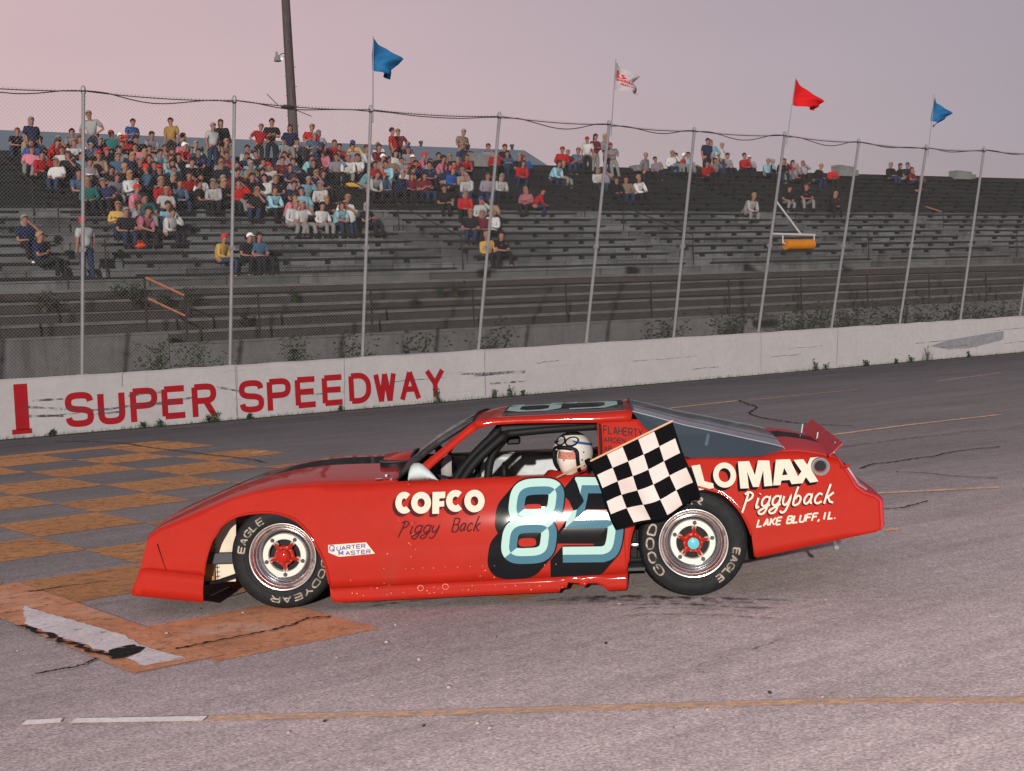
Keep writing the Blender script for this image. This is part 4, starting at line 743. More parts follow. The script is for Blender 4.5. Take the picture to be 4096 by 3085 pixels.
for i in range(5200):
    s = rnd.uniform(3, 70); h = rnd.uniform(.08, .40); a = Vector((s, rnd.uniform(26.3, 33), 0)); dx = rnd.gauss(0, .3) * h
    b.add([a, a + Vector((.02, 0, 0)), a + Vector((dx, -.2 * h, h))], [(0, 1, 2)])
o = b.build('grass', LEAF); o.rotation_euler = (0, 0, TH); tag(o, 'thin grass along the wall and before the grandstand', kind='stuff')
b = MB(); b.box(-20, 90, WALL_N - .045, WALL_N - .012, -.01, .012); o = b.build('dirt_line', DIRT); o.rotation_euler = (0, 0, TH); tag(o, kind='structure')
# ================================================================== PEOPLE
def skin_mesh(name, V, E, RR, level=1, root=0):
    me = bpy.data.meshes.new(name + '_cage'); me.from_pydata(V, E, []); ob = bpy.data.objects.new(name + '_cage', me); COL.objects.link(ob)
    ob.modifiers.new('s', 'SKIN')
    sk = me.skin_vertices[0].data
    for i, r in enumerate(RR):
        sk[i].radius = r if isinstance(r, (tuple, list)) else (r, r); sk[i].use_root = (i == root)
    md = ob.modifiers.new('u', 'SUBSURF'); md.levels = level; md.render_levels = level
    dg = bpy.context.evaluated_depsgraph_get(); ev = ob.evaluated_get(dg)
    out = bpy.data.meshes.new_from_object(ev); out.name = name
    bpy.data.objects.remove(ob); bpy.data.meshes.remove(me)
    for p in out.polygons: p.use_smooth = True
    return out
def figure(seed, pose):
    """joints for one figure facing -Y; the origin is the seat front edge (seated) or the feet (standing)"""
    g = random.Random(seed); j = {}
    if pose.startswith('S'):
        lean = {'Sa': .10, 'Sb': .30, 'Sc': .02, 'Sd': .16}[pose]; tw = g.uniform(-.08, .08)
        j['pel'] = Vector((0, .12, .10)); j['chest'] = Vector((tw * .4, .12 - lean * .8, .40)); j['neck'] = Vector((tw, .12 - lean, .56)); j['head'] = Vector((tw * 1.2, .10 - lean - .02, .73))
        sp = .10 if pose != 'Sb' else .16
        for sg, q in ((-1, 'L'), (1, 'R')):
            j['hip' + q] = Vector((.095 * sg, .08, .09)); kn = Vector((sg * (sp + g.uniform(-.04, .05)), -.36, .10 + g.uniform(-.02, .05))); j['kn' + q] = kn
            j['an' + q] = kn + Vector((sg * g.uniform(-.05, .03), g.uniform(-.06, .10), -.44)); j['ft' + q] = j['an' + q] + Vector((sg * .03, -.14, -.045))
            j['sh' + q] = j['neck'] + Vector((.175 * sg, .01, -.07))
            if pose == 'Sb': j['el' + q] = kn + Vector((sg * .02, .12, .09)); j['ha' + q] = Vector((sg * .03, j['el' + q].y - .17, .18))
            elif pose == 'Sc': j['el' + q] = j['sh' + q] + Vector((sg * .07, -.08, -.25)); j['ha' + q] = Vector((-sg * .06, j['chest'].y - .22, .34))
            elif pose == 'Sd' and sg > 0: j['el' + q] = j['sh' + q] + Vector((.08, -.18, -.12)); j['ha' + q] = j['head'] + Vector((.05, -.13, -.10))
            else: j['el' + q] = j['sh' + q] + Vector((sg * .07, -.06, -.27)); j['ha' + q] = Vector((sg * .08, -.20, .20))
    else:
        tw = g.uniform(-.03, .03); j['pel'] = Vector((0, 0, .93)); j['chest'] = Vector((tw, .0, 1.24)); j['neck'] = Vector((tw, 0, 1.44)); j['head'] = Vector((tw, -.03, 1.61))
        for sg, q in ((-1, 'L'), (1, 'R')):
            j['hip' + q] = Vector((.095 * sg, 0, .90)); j['kn' + q] = Vector((.12 * sg, -.02, .49)); j['an' + q] = Vector((.13 * sg, .03, .09)); j['ft' + q] = Vector((.16 * sg, -.12, .035))
            j['sh' + q] = j['neck'] + Vector((.185 * sg, .01, -.08))
            if pose == 'Ta': j['el' + q] = j['sh' + q] + Vector((.05 * sg, .02, -.29)); j['ha' + q] = j['el' + q] + Vector((.0, -.08, -.25))
            elif pose == 'Tb': j['el' + q] = j['sh' + q] + Vector((.16 * sg, .04, -.24)); j['ha' + q] = Vector((.15 * sg, -.04, 1.0))
            else: j['el' + q] = j['sh' + q] + Vector((.06 * sg, -.03, -.27)); j['ha' + q] = Vector((-.05 * sg, -.20, 1.16))
    return j
def build_fig(pose, seed):
    j = figure(seed, pose); V = []; E = []; RR = []; ix = {}
    def chain(names, rad, store=True):
        prev = None
        for nme, r in zip(names, rad):
            if nme not in ix: ix[nme] = len(V); V.append(j[nme]); RR.append(r)
            if prev is not None: E.append((prev, ix[nme]))
            prev = ix[nme]
    j['hb'] = j['head'] + Vector((0, -.01, -.045)); j['ht'] = j['head'] + Vector((0, .01, .06))
    chain(['pel', 'chest', 'neck', 'hb', 'ht'], [(.095, .07), (.10, .065), .050, .080, .084])
    for q in 'LR':
        sg = -1 if q == 'L' else 1
        j['wr' + q] = j['el' + q].lerp(j['ha' + q], .86)
        j['fi' + q] = j['ha' + q] + (j['ha' + q] - j['el' + q]).normalized() * .07
        chain(['chest', 'sh' + q, 'el' + q, 'wr' + q, 'ha' + q, 'fi' + q], [None, .058, .042, .026, .036, .018])
        chain(['pel', 'hip' + q, 'kn' + q, 'an' + q, 'ft' + q], [None, .085, .058, .042, .036])
    body = skin_mesh('body', V, E, RR, 1)
    # shirt: chest, shoulders, sleeves to just above the elbow
    def sub(names_list, rads, root):
        V2 = []; E2 = []; R2 = []; ix2 = {}
        for names, rad in zip(names_list, rads):
            prev = None
            for nme, r in zip(names, rad):
                if nme not in ix2: ix2[nme] = len(V2); V2.append(j[nme]); R2.append(r)
                if prev is not None: E2.append((prev, ix2[nme]))
                prev = ix2[nme]
        return V2, E2, R2
    j['waist'] = j['pel'].lerp(j['chest'], -.10); j['tw'] = j['pel'].lerp(j['chest'], .28); j['nb'] = j['chest'].lerp(j['neck'], .72)
    names = [['waist', 'chest', 'nb']]; rads = [[(.165, .135), (.190, .135), (.10, .085)]]
    long_ = seed % 2 == 0
    for q in 'LR':
        j['sl' + q] = j['sh' + q].lerp(j['el' + q], .75)
        if long_: names.append(['chest', 'sh' + q, 'el' + q, 'wr' + q]); rads.append([None, .085, .062, .046])
        else: names.append(['chest', 'sh' + q, 'sl' + q]); rads.append([None, .085, .070])
    shirt = skin_mesh('shirt', *sub(names, rads, 0), 1)
    names = [['tw', 'pel']]; rads = [[(.130, .105), (.145, .120)]]
    for q in 'LR': names.append(['pel', 'hip' + q, 'kn' + q, 'an' + q]); rads.append([None, .102, .074, .055])
    trou = skin_mesh('trousers', *sub(names, rads, 0), 1)
    # shoes
    def mesh_of(b, nm):
        o = b.build(nm, CLOTH, None, smooth=True); me = o.data; bpy.data.objects.remove(o); return me
    shoes = []
    for q in 'LR':
        b = MB(); c = j['an' + q].lerp(j['ft' + q], .5); b.ball((c.x, c.y, c.z - .02), .055, 8, 5, 0, (.85, 2.1, .75)); shoes.append(mesh_of(b, 'shoe'))
    h = j['head']; hairs = {}
    def cap_shell(extra, cut):
        b = MB(); vs = []; n = 12; k = 6
        for i in range(k + 1):
            p = PI * .62 * i / k
            for q in range(n):
                t = 2 * PI * q / n; front = max(0, -math.sin(t)); pp = p * (1 - .42 * front)
                vs.append((h.x + math.sin(pp) * math.cos(t) * .094, h.y + .008 + math.sin(pp) * math.sin(t) * .104, h.z + .02 + math.cos(pp) * .108))
        b.add(vs, [(i * n + q, (i + 1) * n + q, (i + 1) * n + (q + 1) % n, i * n + (q + 1) % n) for i in range(k) for q in range(n)]); return b
    hairs['short'] = mesh_of(cap_shell(0, 0), 'hair')
    b = cap_shell(0, 0); b.ball((h.x, h.y + .05, h.z - .08), .085, 10, 6, 0, (1.15, .6, 1.5)); hairs['long'] = mesh_of(b, 'hair')
    b = cap_shell(0, 0); b.add([(h.x - .07, h.y - .07, h.z + .05), (h.x + .07, h.y - .07, h.z + .05), (h.x + .055, h.y - .17, h.z + .035), (h.x - .055, h.y - .17, h.z + .035), (h.x - .07, h.y - .07, h.z + .062), (h.x + .07, h.y - .07, h.z + .062), (h.x + .055, h.y - .17, h.z + .045), (h.x - .055, h.y - .17, h.z + .045)], [(3, 2, 1, 0), (4, 5, 6, 7), (0, 1, 5, 4), (1, 2, 6, 5), (2, 3, 7, 6), (3, 0, 4, 7)]); hairs['cap'] = mesh_of(b, 'cap')
    # face marks: eyes and nose and mouth, small but real
    b = MB()
    for sg in (-1, 1): b.ball((h.x + .03 * sg, h.y - .085, h.z + .005), .011, 6, 4)
    b.ball((h.x, h.y - .088, h.z - .055), .02, 6, 4, 0, (1, .4, .3)); eyes = mesh_of(b, 'facial_features')
    b = MB(); b.ball((h.x, h.y - .095, h.z - .022), .014, 6, 4, 0, (.8, 1, 1.4))
    for sg in (-1, 1): b.ball((h.x + .083 * sg, h.y + .0, h.z - .01), .02, 6, 4, 0, (.4, .8, 1.4))
    nose = mesh_of(b, 'nose_and_ears')
    for me, m in ((body, SKIN), (shirt, CLOTH), (trou, CLOTH), (nose, SKIN)):
        me.materials.clear(); me.materials.append(m)
    eyes.materials.clear(); eyes.materials.append(EYE)
    return dict(body=body, shirt=shirt, trousers=trou, shoes=shoes, hairs=hairs, eyes=eyes, nose=nose)
FIGS = {}
for pose in ('Sa', 'Sb', 'Sc', 'Sd', 'Ta', 'Tb', 'Tc'):
    FIGS[pose] = [build_fig(pose, 10 + 7 * i) for i in range(2)]
CC = {'r': ('red', (.42, .012, .014)), 'w': ('white', (.50, .50, .50)), 'b': ('blue', (.02, .07, .26)), 'n': ('navy blue', (.012, .02, .06)), 'k': ('black', (.010, .010, .013)),
      'c': ('light blue', (.22, .42, .50)), 'g': ('green', (.02, .14, .13)), 'y': ('yellow', (.52, .32, .08)), 'p': ('pink', (.50, .16, .22)), 'l': ('pale grey', (.24, .22, .26)),
      'm': ('maroon', (.14, .015, .025)), 't': ('tan', (.26, .19, .13)), 'd': ('denim blue', (.05, .10, .17))}
HAIRC = [('dark hair', (.010, .007, .006)), ('brown hair', (.045, .020, .012)), ('dark hair', (.014, .009, .008)), ('fair hair', (.22, .13, .07)), ('grey hair', (.17, .16, .15))]
TROU = [('blue jeans', (.010, .020, .045)), ('dark trousers', (.007, .008, .011)), ('blue jeans', (.014, .026, .055)), ('dark trousers', (.010, .009, .009)), ('dark trousers', (.008, .009, .014)), ('pale trousers', (.13, .125, .125))]
CAPC = [('white', (.6, .58, .56)), ('red', (.40, .012, .014)), ('blue', (.02, .05, .18))]
rp = random.Random(41)
def person_copy(F, loc, rot, scale, cols, hk):
    root = bpy.data.objects.new('person', None); root.empty_display_size = .2; COL.objects.link(root)
    root.location = loc; root.rotation_euler = (rp.gauss(0, .07), rp.gauss(0, .09), rot); root.scale = (scale * 1.08, scale * 1.05, scale)
    for nm, me, c in (('body', F['body'], (.5, .3, .22)), ('shirt', F['shirt'], cols[0]), ('trousers', F['trousers'], cols[1]), ('shoe', F['shoes'][0], cols[3]), ('shoe', F['shoes'][1], cols[3]), ('cap' if hk == 'cap' else 'hair', F['hairs'][hk], cols[2]), ('facial_features', F['eyes'], (0, 0, 0)), ('nose_and_ears', F['nose'], (0, 0, 0))):
        o = bpy.data.objects.new(nm, me); COL.objects.link(o); o.parent = root; o.color = (*c, 1)
        if nm in ('facial_features', 'nose_and_ears'): o['kind'] = 'stuff'
    return root
crowd = []
FX = [s for s, _, _ in FP]
cardn = {1: 'first', 2: 'second', 3: 'third', 4: 'fourth', 5: 'fifth', 6: 'sixth', 7: 'seventh', 8: 'eighth', 9: 'ninth', 10: 'tenth', 11: 'eleventh', 12: 'twelfth', 13: 'thirteenth', 14: 'fourteenth', 15: 'fifteenth', 16: 'sixteenth', 17: 'seventeenth'}
PX = [180, 506, 801, 1079, 1316, 1500, 1695, 1855, 2001, 2126]
EXTRA = []
for k in range(8, 17):
    row = sorted(p[1] for p in PEOPLE if p[0] == k); lo, hi = (14.6 if k < 12 else 14.8), (33.5 if k > 9 else 24.5)
    row = [lo] + [v for v in row if lo < v < hi] + [hi]
    for a, c in zip(row, row[1:]):
        g = a + .58
        while g < c - .5:
            if rp.random() < (.62 if k > 9 else .45) and not any(q0 < g < q1 for q0, q1 in AIS): EXTRA.append((k, round(g, 2), 'S', rp.choice('kknnlldmtcwwbrt'), 0))
            g += .56 + rp.random() * .12
for idx, (k, s, po, c, dz) in enumerate(PEOPLE + EXTRA):
    pose = rp.choice(['Sa', 'Sa', 'Sb', 'Sb', 'Sc', 'Sd']) if po == 'S' else rp.choice(['Ta', 'Tb', 'Tc', 'Ta'])
    F = FIGS[pose][rp.randrange(2)]
    hk = rp.choices(['short', 'long', 'cap'], [.62, .22, .16])[0]
    hc = rp.choice(HAIRC); tr = rp.choice(TROU)
    cap = None
    if hk == 'cap': cap = rp.choice(CAPC)
    if po == 'S': loc = T(s, rn(k) + .04 + rp.uniform(-.03, .03), rz(k) + .165 + max(-.05, min(.05, dz)) ); 
    else: loc = T(s, rn(k - 1) + .48, rz(k - 1) + .09 + dz)
    if k == 16 and po == 'T': loc = T(s, rn(15) + .5, rz(15) + .06)
    if k == 16 and po == 'S': loc = T(s, rn(16) + .04, rz(16) + .165)
    sc = rp.uniform(1.04, 1.20)
    loc.z -= .09
    # look towards the camera side of the track, with some turned heads
    rot = TH + rp.gauss(-.10, .50)
    if po == 'T' and c == 'w' and k < 6: hk = 'cap'; cap = CAPC[1]; rot = TH + PI + .3
    br = rp.uniform(.40, .78); scol = tuple(v * br for v in CC[c][1])
    person_root = person_copy(F, loc, rot, sc, (scol, tr[1], (cap[1] if cap else hc[1]), rp.choice([(.5, .5, .5), (.02, .02, .02), (.1, .05, .03)])), hk)
    # picture column for the label
    q = loc - Vector((0, 0, CAM_H)); px = 1106 + 3078 * q.x / q.y
    bay = sum(1 for v in PX if v < px) + 1
    crowd.append(dict(o=person_root, k=k, s=s, col=CC[c][0], top=('%s cap' % cap[0] if cap else hc[0]), tr=tr[0], po=po, bay=bay, px=px))
# each label singles out one figure: look first, then bench row, then fence bay, then order
from collections import defaultdict
def uniq():
    for d in crowd:
        d['d0'] = 'person in %s top with %s' % (d['col'], d['top'])
        verb = 'seated' if d['po'] == 'S' else 'standing'
        d['lab'] = '%s, %s in %s row' % (d['d0'], verb, cardn[max(1, d['k'] + 1)])
    grp = defaultdict(list)
    for d in crowd: grp[d['lab']].append(d)
    for lab, ds in grp.items():
        if len(ds) == 1: continue
        ds.sort(key=lambda d: d['px'])
        if len({d['bay'] for d in ds}) == len(ds):
            for d in ds: d['lab'] += ', %s fence bay' % cardn[min(d['bay'], 17)]
        else:
            for i, d in enumerate(ds): d['lab'] = ('leftmost ' if i == 0 else 'rightmost ' if i == len(ds) - 1 else cardn[i + 1] + ' from left, ') + d['lab']
uniq()
for d in crowd: tag(d['o'], d['lab'], 'person', 'spectators on the grandstand')

# things lying on the benches
def small(name, label, cat, loc, b, m, group=None, smooth=False):
    o = b.build(name, m, None, smooth=smooth); o.location = loc; o.rotation_euler = (0, 0, TH); tag(o, label, cat, group); return o
b = MB(); b.ball((0, 0, .10), .15, 12, 7, 0, (1.4, .8, .6)); b.tube([(-.09, 0, .16), (-.04, 0, .24), (.06, 0, .24), (.10, 0, .16)], .010, 6)
small('bag', 'bright orange red bag on the step below the seated group', 'bag', T(15.48, rn(3) + .1, rz(3) + .02), b, mat('orange_bag', (.42, .035, .012), .7), smooth=True)
b = MB(); b.box(-.45, .45, -.15, .15, 0, .16, 0, .03); small('cushion', 'mustard yellow folded cushion on a bench beside white shirts', 'cushion', T(26.95, rn(11) + .1, rz(11) + .17), b, mat('mustard_cloth', (.40, .22, .03), .9))
b = MB(); b.lathe([(.035, 0), (.045, .13), (.001, .13)], 10, 'z'); small('paper_cup', 'white paper cup beside the person in navy at far left', 'cup', T(11.82, rn(1) + .3, rz(1) + .12), b, WHITEP)
b = MB(); b.lathe([(.05, 0), (.065, .18), (.001, .18)], 10, 'z'); small('paper_cup', 'white paper cup between black jacket and red shirt', 'cup', T(29.52, rn(8) + .12, rz(8) + .17), b, WHITEP)
# ================================================================== RACE CAR
# local frame: +X towards the tail, +Y across the car away from the camera side, Z up; Y = 0 is the outer face of the near tyres
car = thing('race_car', 'red fastback stock car numbered 85 parked on the painted finish line', 'race car', CAR_LOC, CAR_ROT)
WC = 1.84                                         # the far side mirrors the near side about WC / 2
ZT = [(-.962, .168), (-.930, .235), (-.897, .313), (-.872, .40), (-.850, .470), (-.8475, .500), (-.80, .537), (-.761, .559), (-.675, .590), (-.513, .652), (-.323, .718), (-.135, .766), (.051, .793), (.236, .802), (.42, .801), (.653, .798), (.786, .803), (1.06, .804), (1.586, .806), (2.037, .803), (2.078, .811), (2.35, .843), (2.64, .875), (2.725, .878), (3.016, .873), (3.106, .872), (3.234, .900), (3.353, .897), (3.471, .876), (3.588, .843), (3.631, .776), (3.687, .662), (3.73, .628), (3.80, .600), (3.828, .572)]
ZB = [(-.962, .140), (-.731, .108), (-.564, .088), (-.497, .076), (-.4955, .16), (-.485, .253), (-.471, .336), (-.431, .454), (-.39, .52), (-.35, .572), (-.273, .615), (-.208, .631), (-.096, .639), (-.004, .631), (.087, .602), (.14, .57), (.185, .525), (.225, .47), (.261, .403), (.29, .34), (.31, .281), (.328, .17), (.333, .087), (.345, .06), (.363, .050), (.454, .051), (.914, .059), (1.372, .067), (1.738, .071), (1.798, .070), (1.808, .092), (1.847, .098), (1.857, .131), (1.925, .122), (1.946, .100), (1.967, .104), (1.981, .121), (2.036, .119), (2.07, .105), (2.107, .069), (2.218, .070), (2.229, .086), (2.242, .241), (2.256, .37), (2.285, .468), (2.34, .57), (2.43, .65), (2.55, .700), (2.66, .708), (2.784, .675), (2.858, .645), (2.909, .598), (2.959, .535), (3.001, .45), (3.021, .389), (3.032, .259), (3.046, .247), (3.797, .384), (3.812, .395), (3.828, .42)]
def pl(T_, x):
    if x <= T_[0][0]: return T_[0][1]
    for (a, b), (c, d) in zip(T_, T_[1:]):
        if x <= c: return b + (d - b) * (x - a) / (c - a) if c > a else d
    return T_[-1][1]
def yb(z): return -.04 + .30 * max(0.0, z - .25) ** 2
def seam(x):
    if x < -.48: return .313 + (x + .897) * (.253 - .313) / (.412)
    if .3 < x < 2.25: return .143 + (x - .459) * .018
    return None
def side_mesh(x0, x1, mirror=False, ztop=None):
    xs = sorted({x for x, _ in ZT + ZB if x0 <= x <= x1} | {x0, x1} | {x0 + (x1 - x0) * i / 24 for i in range(25)})
    b = MB(); k = 12; up_, lo = [], []
    fy = (lambda y: WC - y) if mirror else (lambda y: y)
    for x in xs:
        zt, zb = pl(ZT, x), pl(ZB, x)
        if ztop: zt = min(zt, ztop)
        sm = seam(x)
        if sm is not None: sm = min(sm, zt - .001)
        if sm is not None and sm > zb + .012:
            lo.append([(x, fy(yb(zb + (sm - zb) * j / 3) - .002 - .005 * (1 - j / 3)), zb + (sm - zb) * j / 3) for j in range(4)])
            z0 = sm + .0005
        else:
            lo.append([(x, fy(yb(zb)), zb)] * 4); z0 = zb
        up_.append([(x, fy(yb(z0 + (zt - z0) * j / k)), z0 + (zt - z0) * j / k) for j in range(k + 1)])
    b.grid(up_, flip=not mirror); b.grid(lo, flip=not mirror)
    return b
for nm, a, c in (('body_side', -.962, 2.2285), ('rear_quarter_panel', 2.2285, 3.828)):
    o = side_mesh(a, c).build(nm, RED, car, smooth=True, auto=25, weld=True, solid=.006)
    side_mesh(a, c, True).build(nm, RED, car, smooth=True, auto=25, weld=True, solid=.006)
# seams between the sheets of the body side
b = MB()
for x in (.400,):
    pass
b.tube([(-.78, -.0435, .47), (-.755, -.042, .38), (-.73, -.0425, .292)], .003, 4)
b.build('panel_seam', MAROON, car)
# rolled lips round both wheel openings
b = MB()
arch = [(x, z) for x, z in ZB if -.486 <= x <= .334 and z > .16]
b.tube([(x, yb(z) - .006, z + .002) for x, z in smoothline([(x, z, 0) for x, z in arch], 3) for x, z in ((x, z),)] if False else [(p.x, yb(p.y) - .004, p.y + .002) for p in smoothline([(x, z, 0) for x, z in arch], 3)], .009, 6)
ra = [(x, z) for x, z in ZB if 2.24 <= x <= 3.03 and z > .24]
b.build('wheel_arch_lip', RED, car, smooth=True)
b = MB(); b.tube([(p.x, yb(p.y) - .004, p.y + .002) for p in smoothline([(x, z, 0) for x, z in ra], 3)], .008, 6); b.build('wheel_arch_lip', RED, car, smooth=True)

def crown(t, h):                                   # t = 0 near edge .. 1 far edge
    e = min(t, 1 - t); return h * (1 - (1 - min(e / .30, 1)) ** 2)
YS = [0, .008, .022, .05, .10, .18, .28, .36, .385, .42, .5, .58, .615, .64, .72, .82, .90, .95, .978, .992, 1]
def top_mesh(xs, zf, h, bow=lambda t: 0, lip=.010, ymin=None, stripe=True, yn=None):
    rows = []; b = MB()
    for x in xs:
        z = zf(x); y0 = yn(x) if yn else yb(z); y1 = WC - y0; row = []
        for t in YS:
            e = min(t, 1 - t); zz = z + lip * (1 - math.exp(-e / .012)) + crown(t, h(x) if callable(h) else h)
            row.append((x + bow(t) * 1.0, y0 + (y1 - y0) * t, zz))
        rows.append(row)
    k = len(rows); m = len(YS); base = len(b.v); b.v += [p for r in rows for p in r]
    for i in range(k - 1):
        for j in range(m - 1):
            b.f.append((base + i * m + j, base + (i + 1) * m + j, base + (i + 1) * m + j + 1, base + i * m + j + 1))
            b.m.append(1 if stripe and 7 <= j <= 12 else 0)
    return b
bw = lambda t: -.09 * math.sin(PI * t) ** .8
xs = [-.8475, -.825, -.80, -.761, -.72, -.675, -.6, -.513, -.42, -.323, -.23, -.135, -.04, .051, .14, .236, .33, .42, .53, .653, .74, .786]
def hoodh(x): return .010 + .026 * min(1, max(0, (x + .85) / .5))
def hbow(x): return -.09 * max(0, min(1, (.2 - x) / 1.0))
b = MB(); rows = []
for x in xs:
    z = pl(ZT, x); y0 = yb(z); y1 = WC - y0
    rows.append([(x + hbow(x) * math.sin(PI * t) ** .8, y0 + (y1 - y0) * t, z + .008 * (1 - math.exp(-min(t, 1 - t) / .012)) + crown(t, hoodh(x)) + (.014 * min(1, max(0, (x + .2) / .5)) * (1 if .30 < t < .70 else 0))) for t in YS])
m_ = len(YS); b.v += [p for r in rows for p in r]
for i in range(len(rows) - 1):
    for j in range(m_ - 1): b.f.append((i * m_ + j, (i + 1) * m_ + j, (i + 1) * m_ + j + 1, i * m_ + j + 1)); b.m.append(1 if 7 <= j <= 12 else 0)
b.build('hood', [RED, BLACKP], car, smooth=True, auto=28, solid=.005)
# nose and air dam
rows = []
for x, z in ((-.8475, .500), (-.8475, .485), (-.850, .470), (-.872, .40), (-.897, .313), (-.899, .310), (-.930, .235), (-.962, .168), (-.962, .140)):
    y0 = yb(z); rows.append([(x + bw(t), y0 + (WC - 2 * y0) * t, z + (crown(t, .012) + .008 * (1 - math.exp(-min(t, 1 - t) / .012)) if z > .495 else 0)) for t in YS])
b = MB(); b.grid(rows); b.build('nose', RED, car, smooth=True, auto=30, solid=.005)
b = MB(); b.box(-.93, -.915, .25, .75, .36, .44, 0, .005); b.box(-.93, -.915, 1.09, 1.59, .36, .44, 0, .005); b.build('headlight_cover', DGREY, car)
# hood pins, cowl, air cleaner behind the hood lip
b = MB(); b.lathe([(.018, 0), (.018, .012), (.001, .014)], 10, 'z', (.706, .12, .832)); b.lathe([(.012, 0), (.012, .012), (.001, .014)], 8, 'z', (.743, .06, .812)); b.build('hood_pin', CHROME, car)
b = MB(); b.ball((.66, .10, .822), .03, 12, 5, 0, (1.0, .7, .12)); b.build('hood_disc', SILVER, car)
b = MB(); b.box(.79, 1.0, .06, 1.78, .70, .79, 0, .01); b.build('cowl', DARK, car)
b = MB(); b.lathe([(.001, .885), (.085, .885), (.10, .875), (.103, .84), (.103, .78)], 22, 'z', (.69, .62, -.005)); b.build('air_cleaner', DARK, car, smooth=True, auto=40)
b = MB(); b.tube([(.69 + .10 * math.cos(a), .62 + .10 * math.sin(a), .882) for a in [2 * PI * i / 20 for i in range(21)]], .005, 6); b.build('air_cleaner_ring', DGREY, car)
b = MB(); rows = []
for i in range(9):
    a = PI * i / 8; rows.append([(.60, .92 - .26 * math.cos(a), .86 + .040 * math.sin(a)), (.80, .92 - .28 * math.cos(a), .86 + .060 * math.sin(a))])
b.grid(rows); b.build('hood_scoop', RED, car, smooth=True, solid=.006)
b = MB(); b.tube([(.80, .92 - .28 * math.cos(PI * i / 14), .86 + .060 * math.sin(PI * i / 14)) for i in range(15)], .009, 6); b.build('scoop_rim', DARK, car)

# ---- roof, pillars, glass
def interp3(P, n):
    P = [Vector(p) for p in P]; d = [0]
    for a, c in zip(P, P[1:]): d.append(d[-1] + (c - a).length)
    out = []
    for i in range(n + 1):
        t = d[-1] * i / n; q = 0
        while q < len(P) - 2 and d[q + 1] < t: q += 1
        out.append(P[q].lerp(P[q + 1], (t - d[q]) / max(d[q + 1] - d[q], 1e-6)))
    return out
mir = lambda p: (p[0], WC - p[1], p[2] - .030 * max(0.0, (p[2] - .8) / .39))
def strip(name, A, B, m, n=14, both=True, th=.012):
    A, B = interp3(A, n), interp3(B, n)
    for f in ((lambda p: tuple(p)), mir)[:2 if both else 1]:
        b = MB(); mid = [a.lerp(c, .5) - Vector((0, .006, 0)) for a, c in zip(A, B)]
        b.grid([[f(a), f(mm), f(c)] for a, mm, c in zip(A, mid, B)], flip=(f is mir)); b.build(name, m, car, smooth=True, solid=th)
Aout = [(.865, .052, .806)] + [tuple(p) for p in Gh['Aout']]; Ain = [(.955, .052, .806)] + [tuple(p) for p in Gh['Ain']]
strip('windscreen_pillar', Aout, Ain, RED, 12, th=.02)
RT = [(1.287, .158, 1.160), (1.342, .162, 1.170), (1.407, .164, 1.176), (1.592, .165, 1.178), (1.85, .166, 1.180), (2.102, .167, 1.182), (2.311, .168, 1.190)]
WT = [tuple(p) for p in Gh['wintop']] + [(2.311, .150, 1.12)]
WT[-1] = (2.30, .150, 1.125)
strip('roof_rail', RT, WT, RED, 20, th=.02)
for f in ((lambda p: p), mir):
    b = MB(); rows = []
    dia = [(2.311, 1.190), (2.32, 1.166), (2.383, 1.079), (2.507, .981), (2.647, .873)]
    def xr(z):
        for (x0, z0), (x1, z1_) in zip(dia, dia[1:]):
            if z >= z1_: return x0 + (x1 - x0) * (z0 - z) / (z0 - z1_)
        return dia[-1][0]
    for i in range(15):
        z = 1.135 + (.806 - 1.135) * i / 14; zz = lambda u: max(z, 0)
        x0 = 2.080; x1 = xr(max(z, .873)) if z > .873 else 2.647
        row = []
        for j in range(9):
            x = x0 + (x1 - x0) * j / 8; zl = max(z, pl(ZT, x)); row.append(f((x, .05 + .3 * (zl - .8), zl)))
        rows.append(row)
    b.grid(rows, flip=(f is not mir)); b.build('rear_pillar', RED, car, smooth=True, solid=.012, weld=True)
# roof skin with painted number seen edge on
rows = []; RY = [0, .015, .04, .08, .14, .2, .3, .4, .5, .6, .7, .8, .86, .92, .96, .985, 1]
RX = [1.287, 1.31, 1.342, 1.407, 1.5, 1.592, 1.7, 1.85, 2.0, 2.102, 2.2, 2.311]
def roofz(x, t):
    base = pl([(p[0], p[2]) for p in RT], x); fr = min(1, (x - 1.25) / .2)
    return base + (.022 * fr + .008) * (1 - (2 * t - 1) ** 2) - .030 * t
for x in RX: rows.append([(x - (.035 * math.sin(PI * t) if x < 1.3 else 0), .165 + (WC - .33) * t, roofz(x, t)) for t in RY])
b = MB(); b.grid(rows, flip=True); b.build('roof', RED, car, smooth=True, auto=40, solid=.006)
rf = lambda x, y, l: (x, y, roofz(x, (y - .165) / (WC - .33)) + .0045 + l)
b = MB(); b.grid([[rf(x, y, 0) for x in [1.46 + .8 * i / 10 for i in range(11)]] for y in [.24 + 1.36 * j / 14 for j in range(15)]]); b.build('roof_number_ground', BLACKP, car, smooth=True)
b = MB()
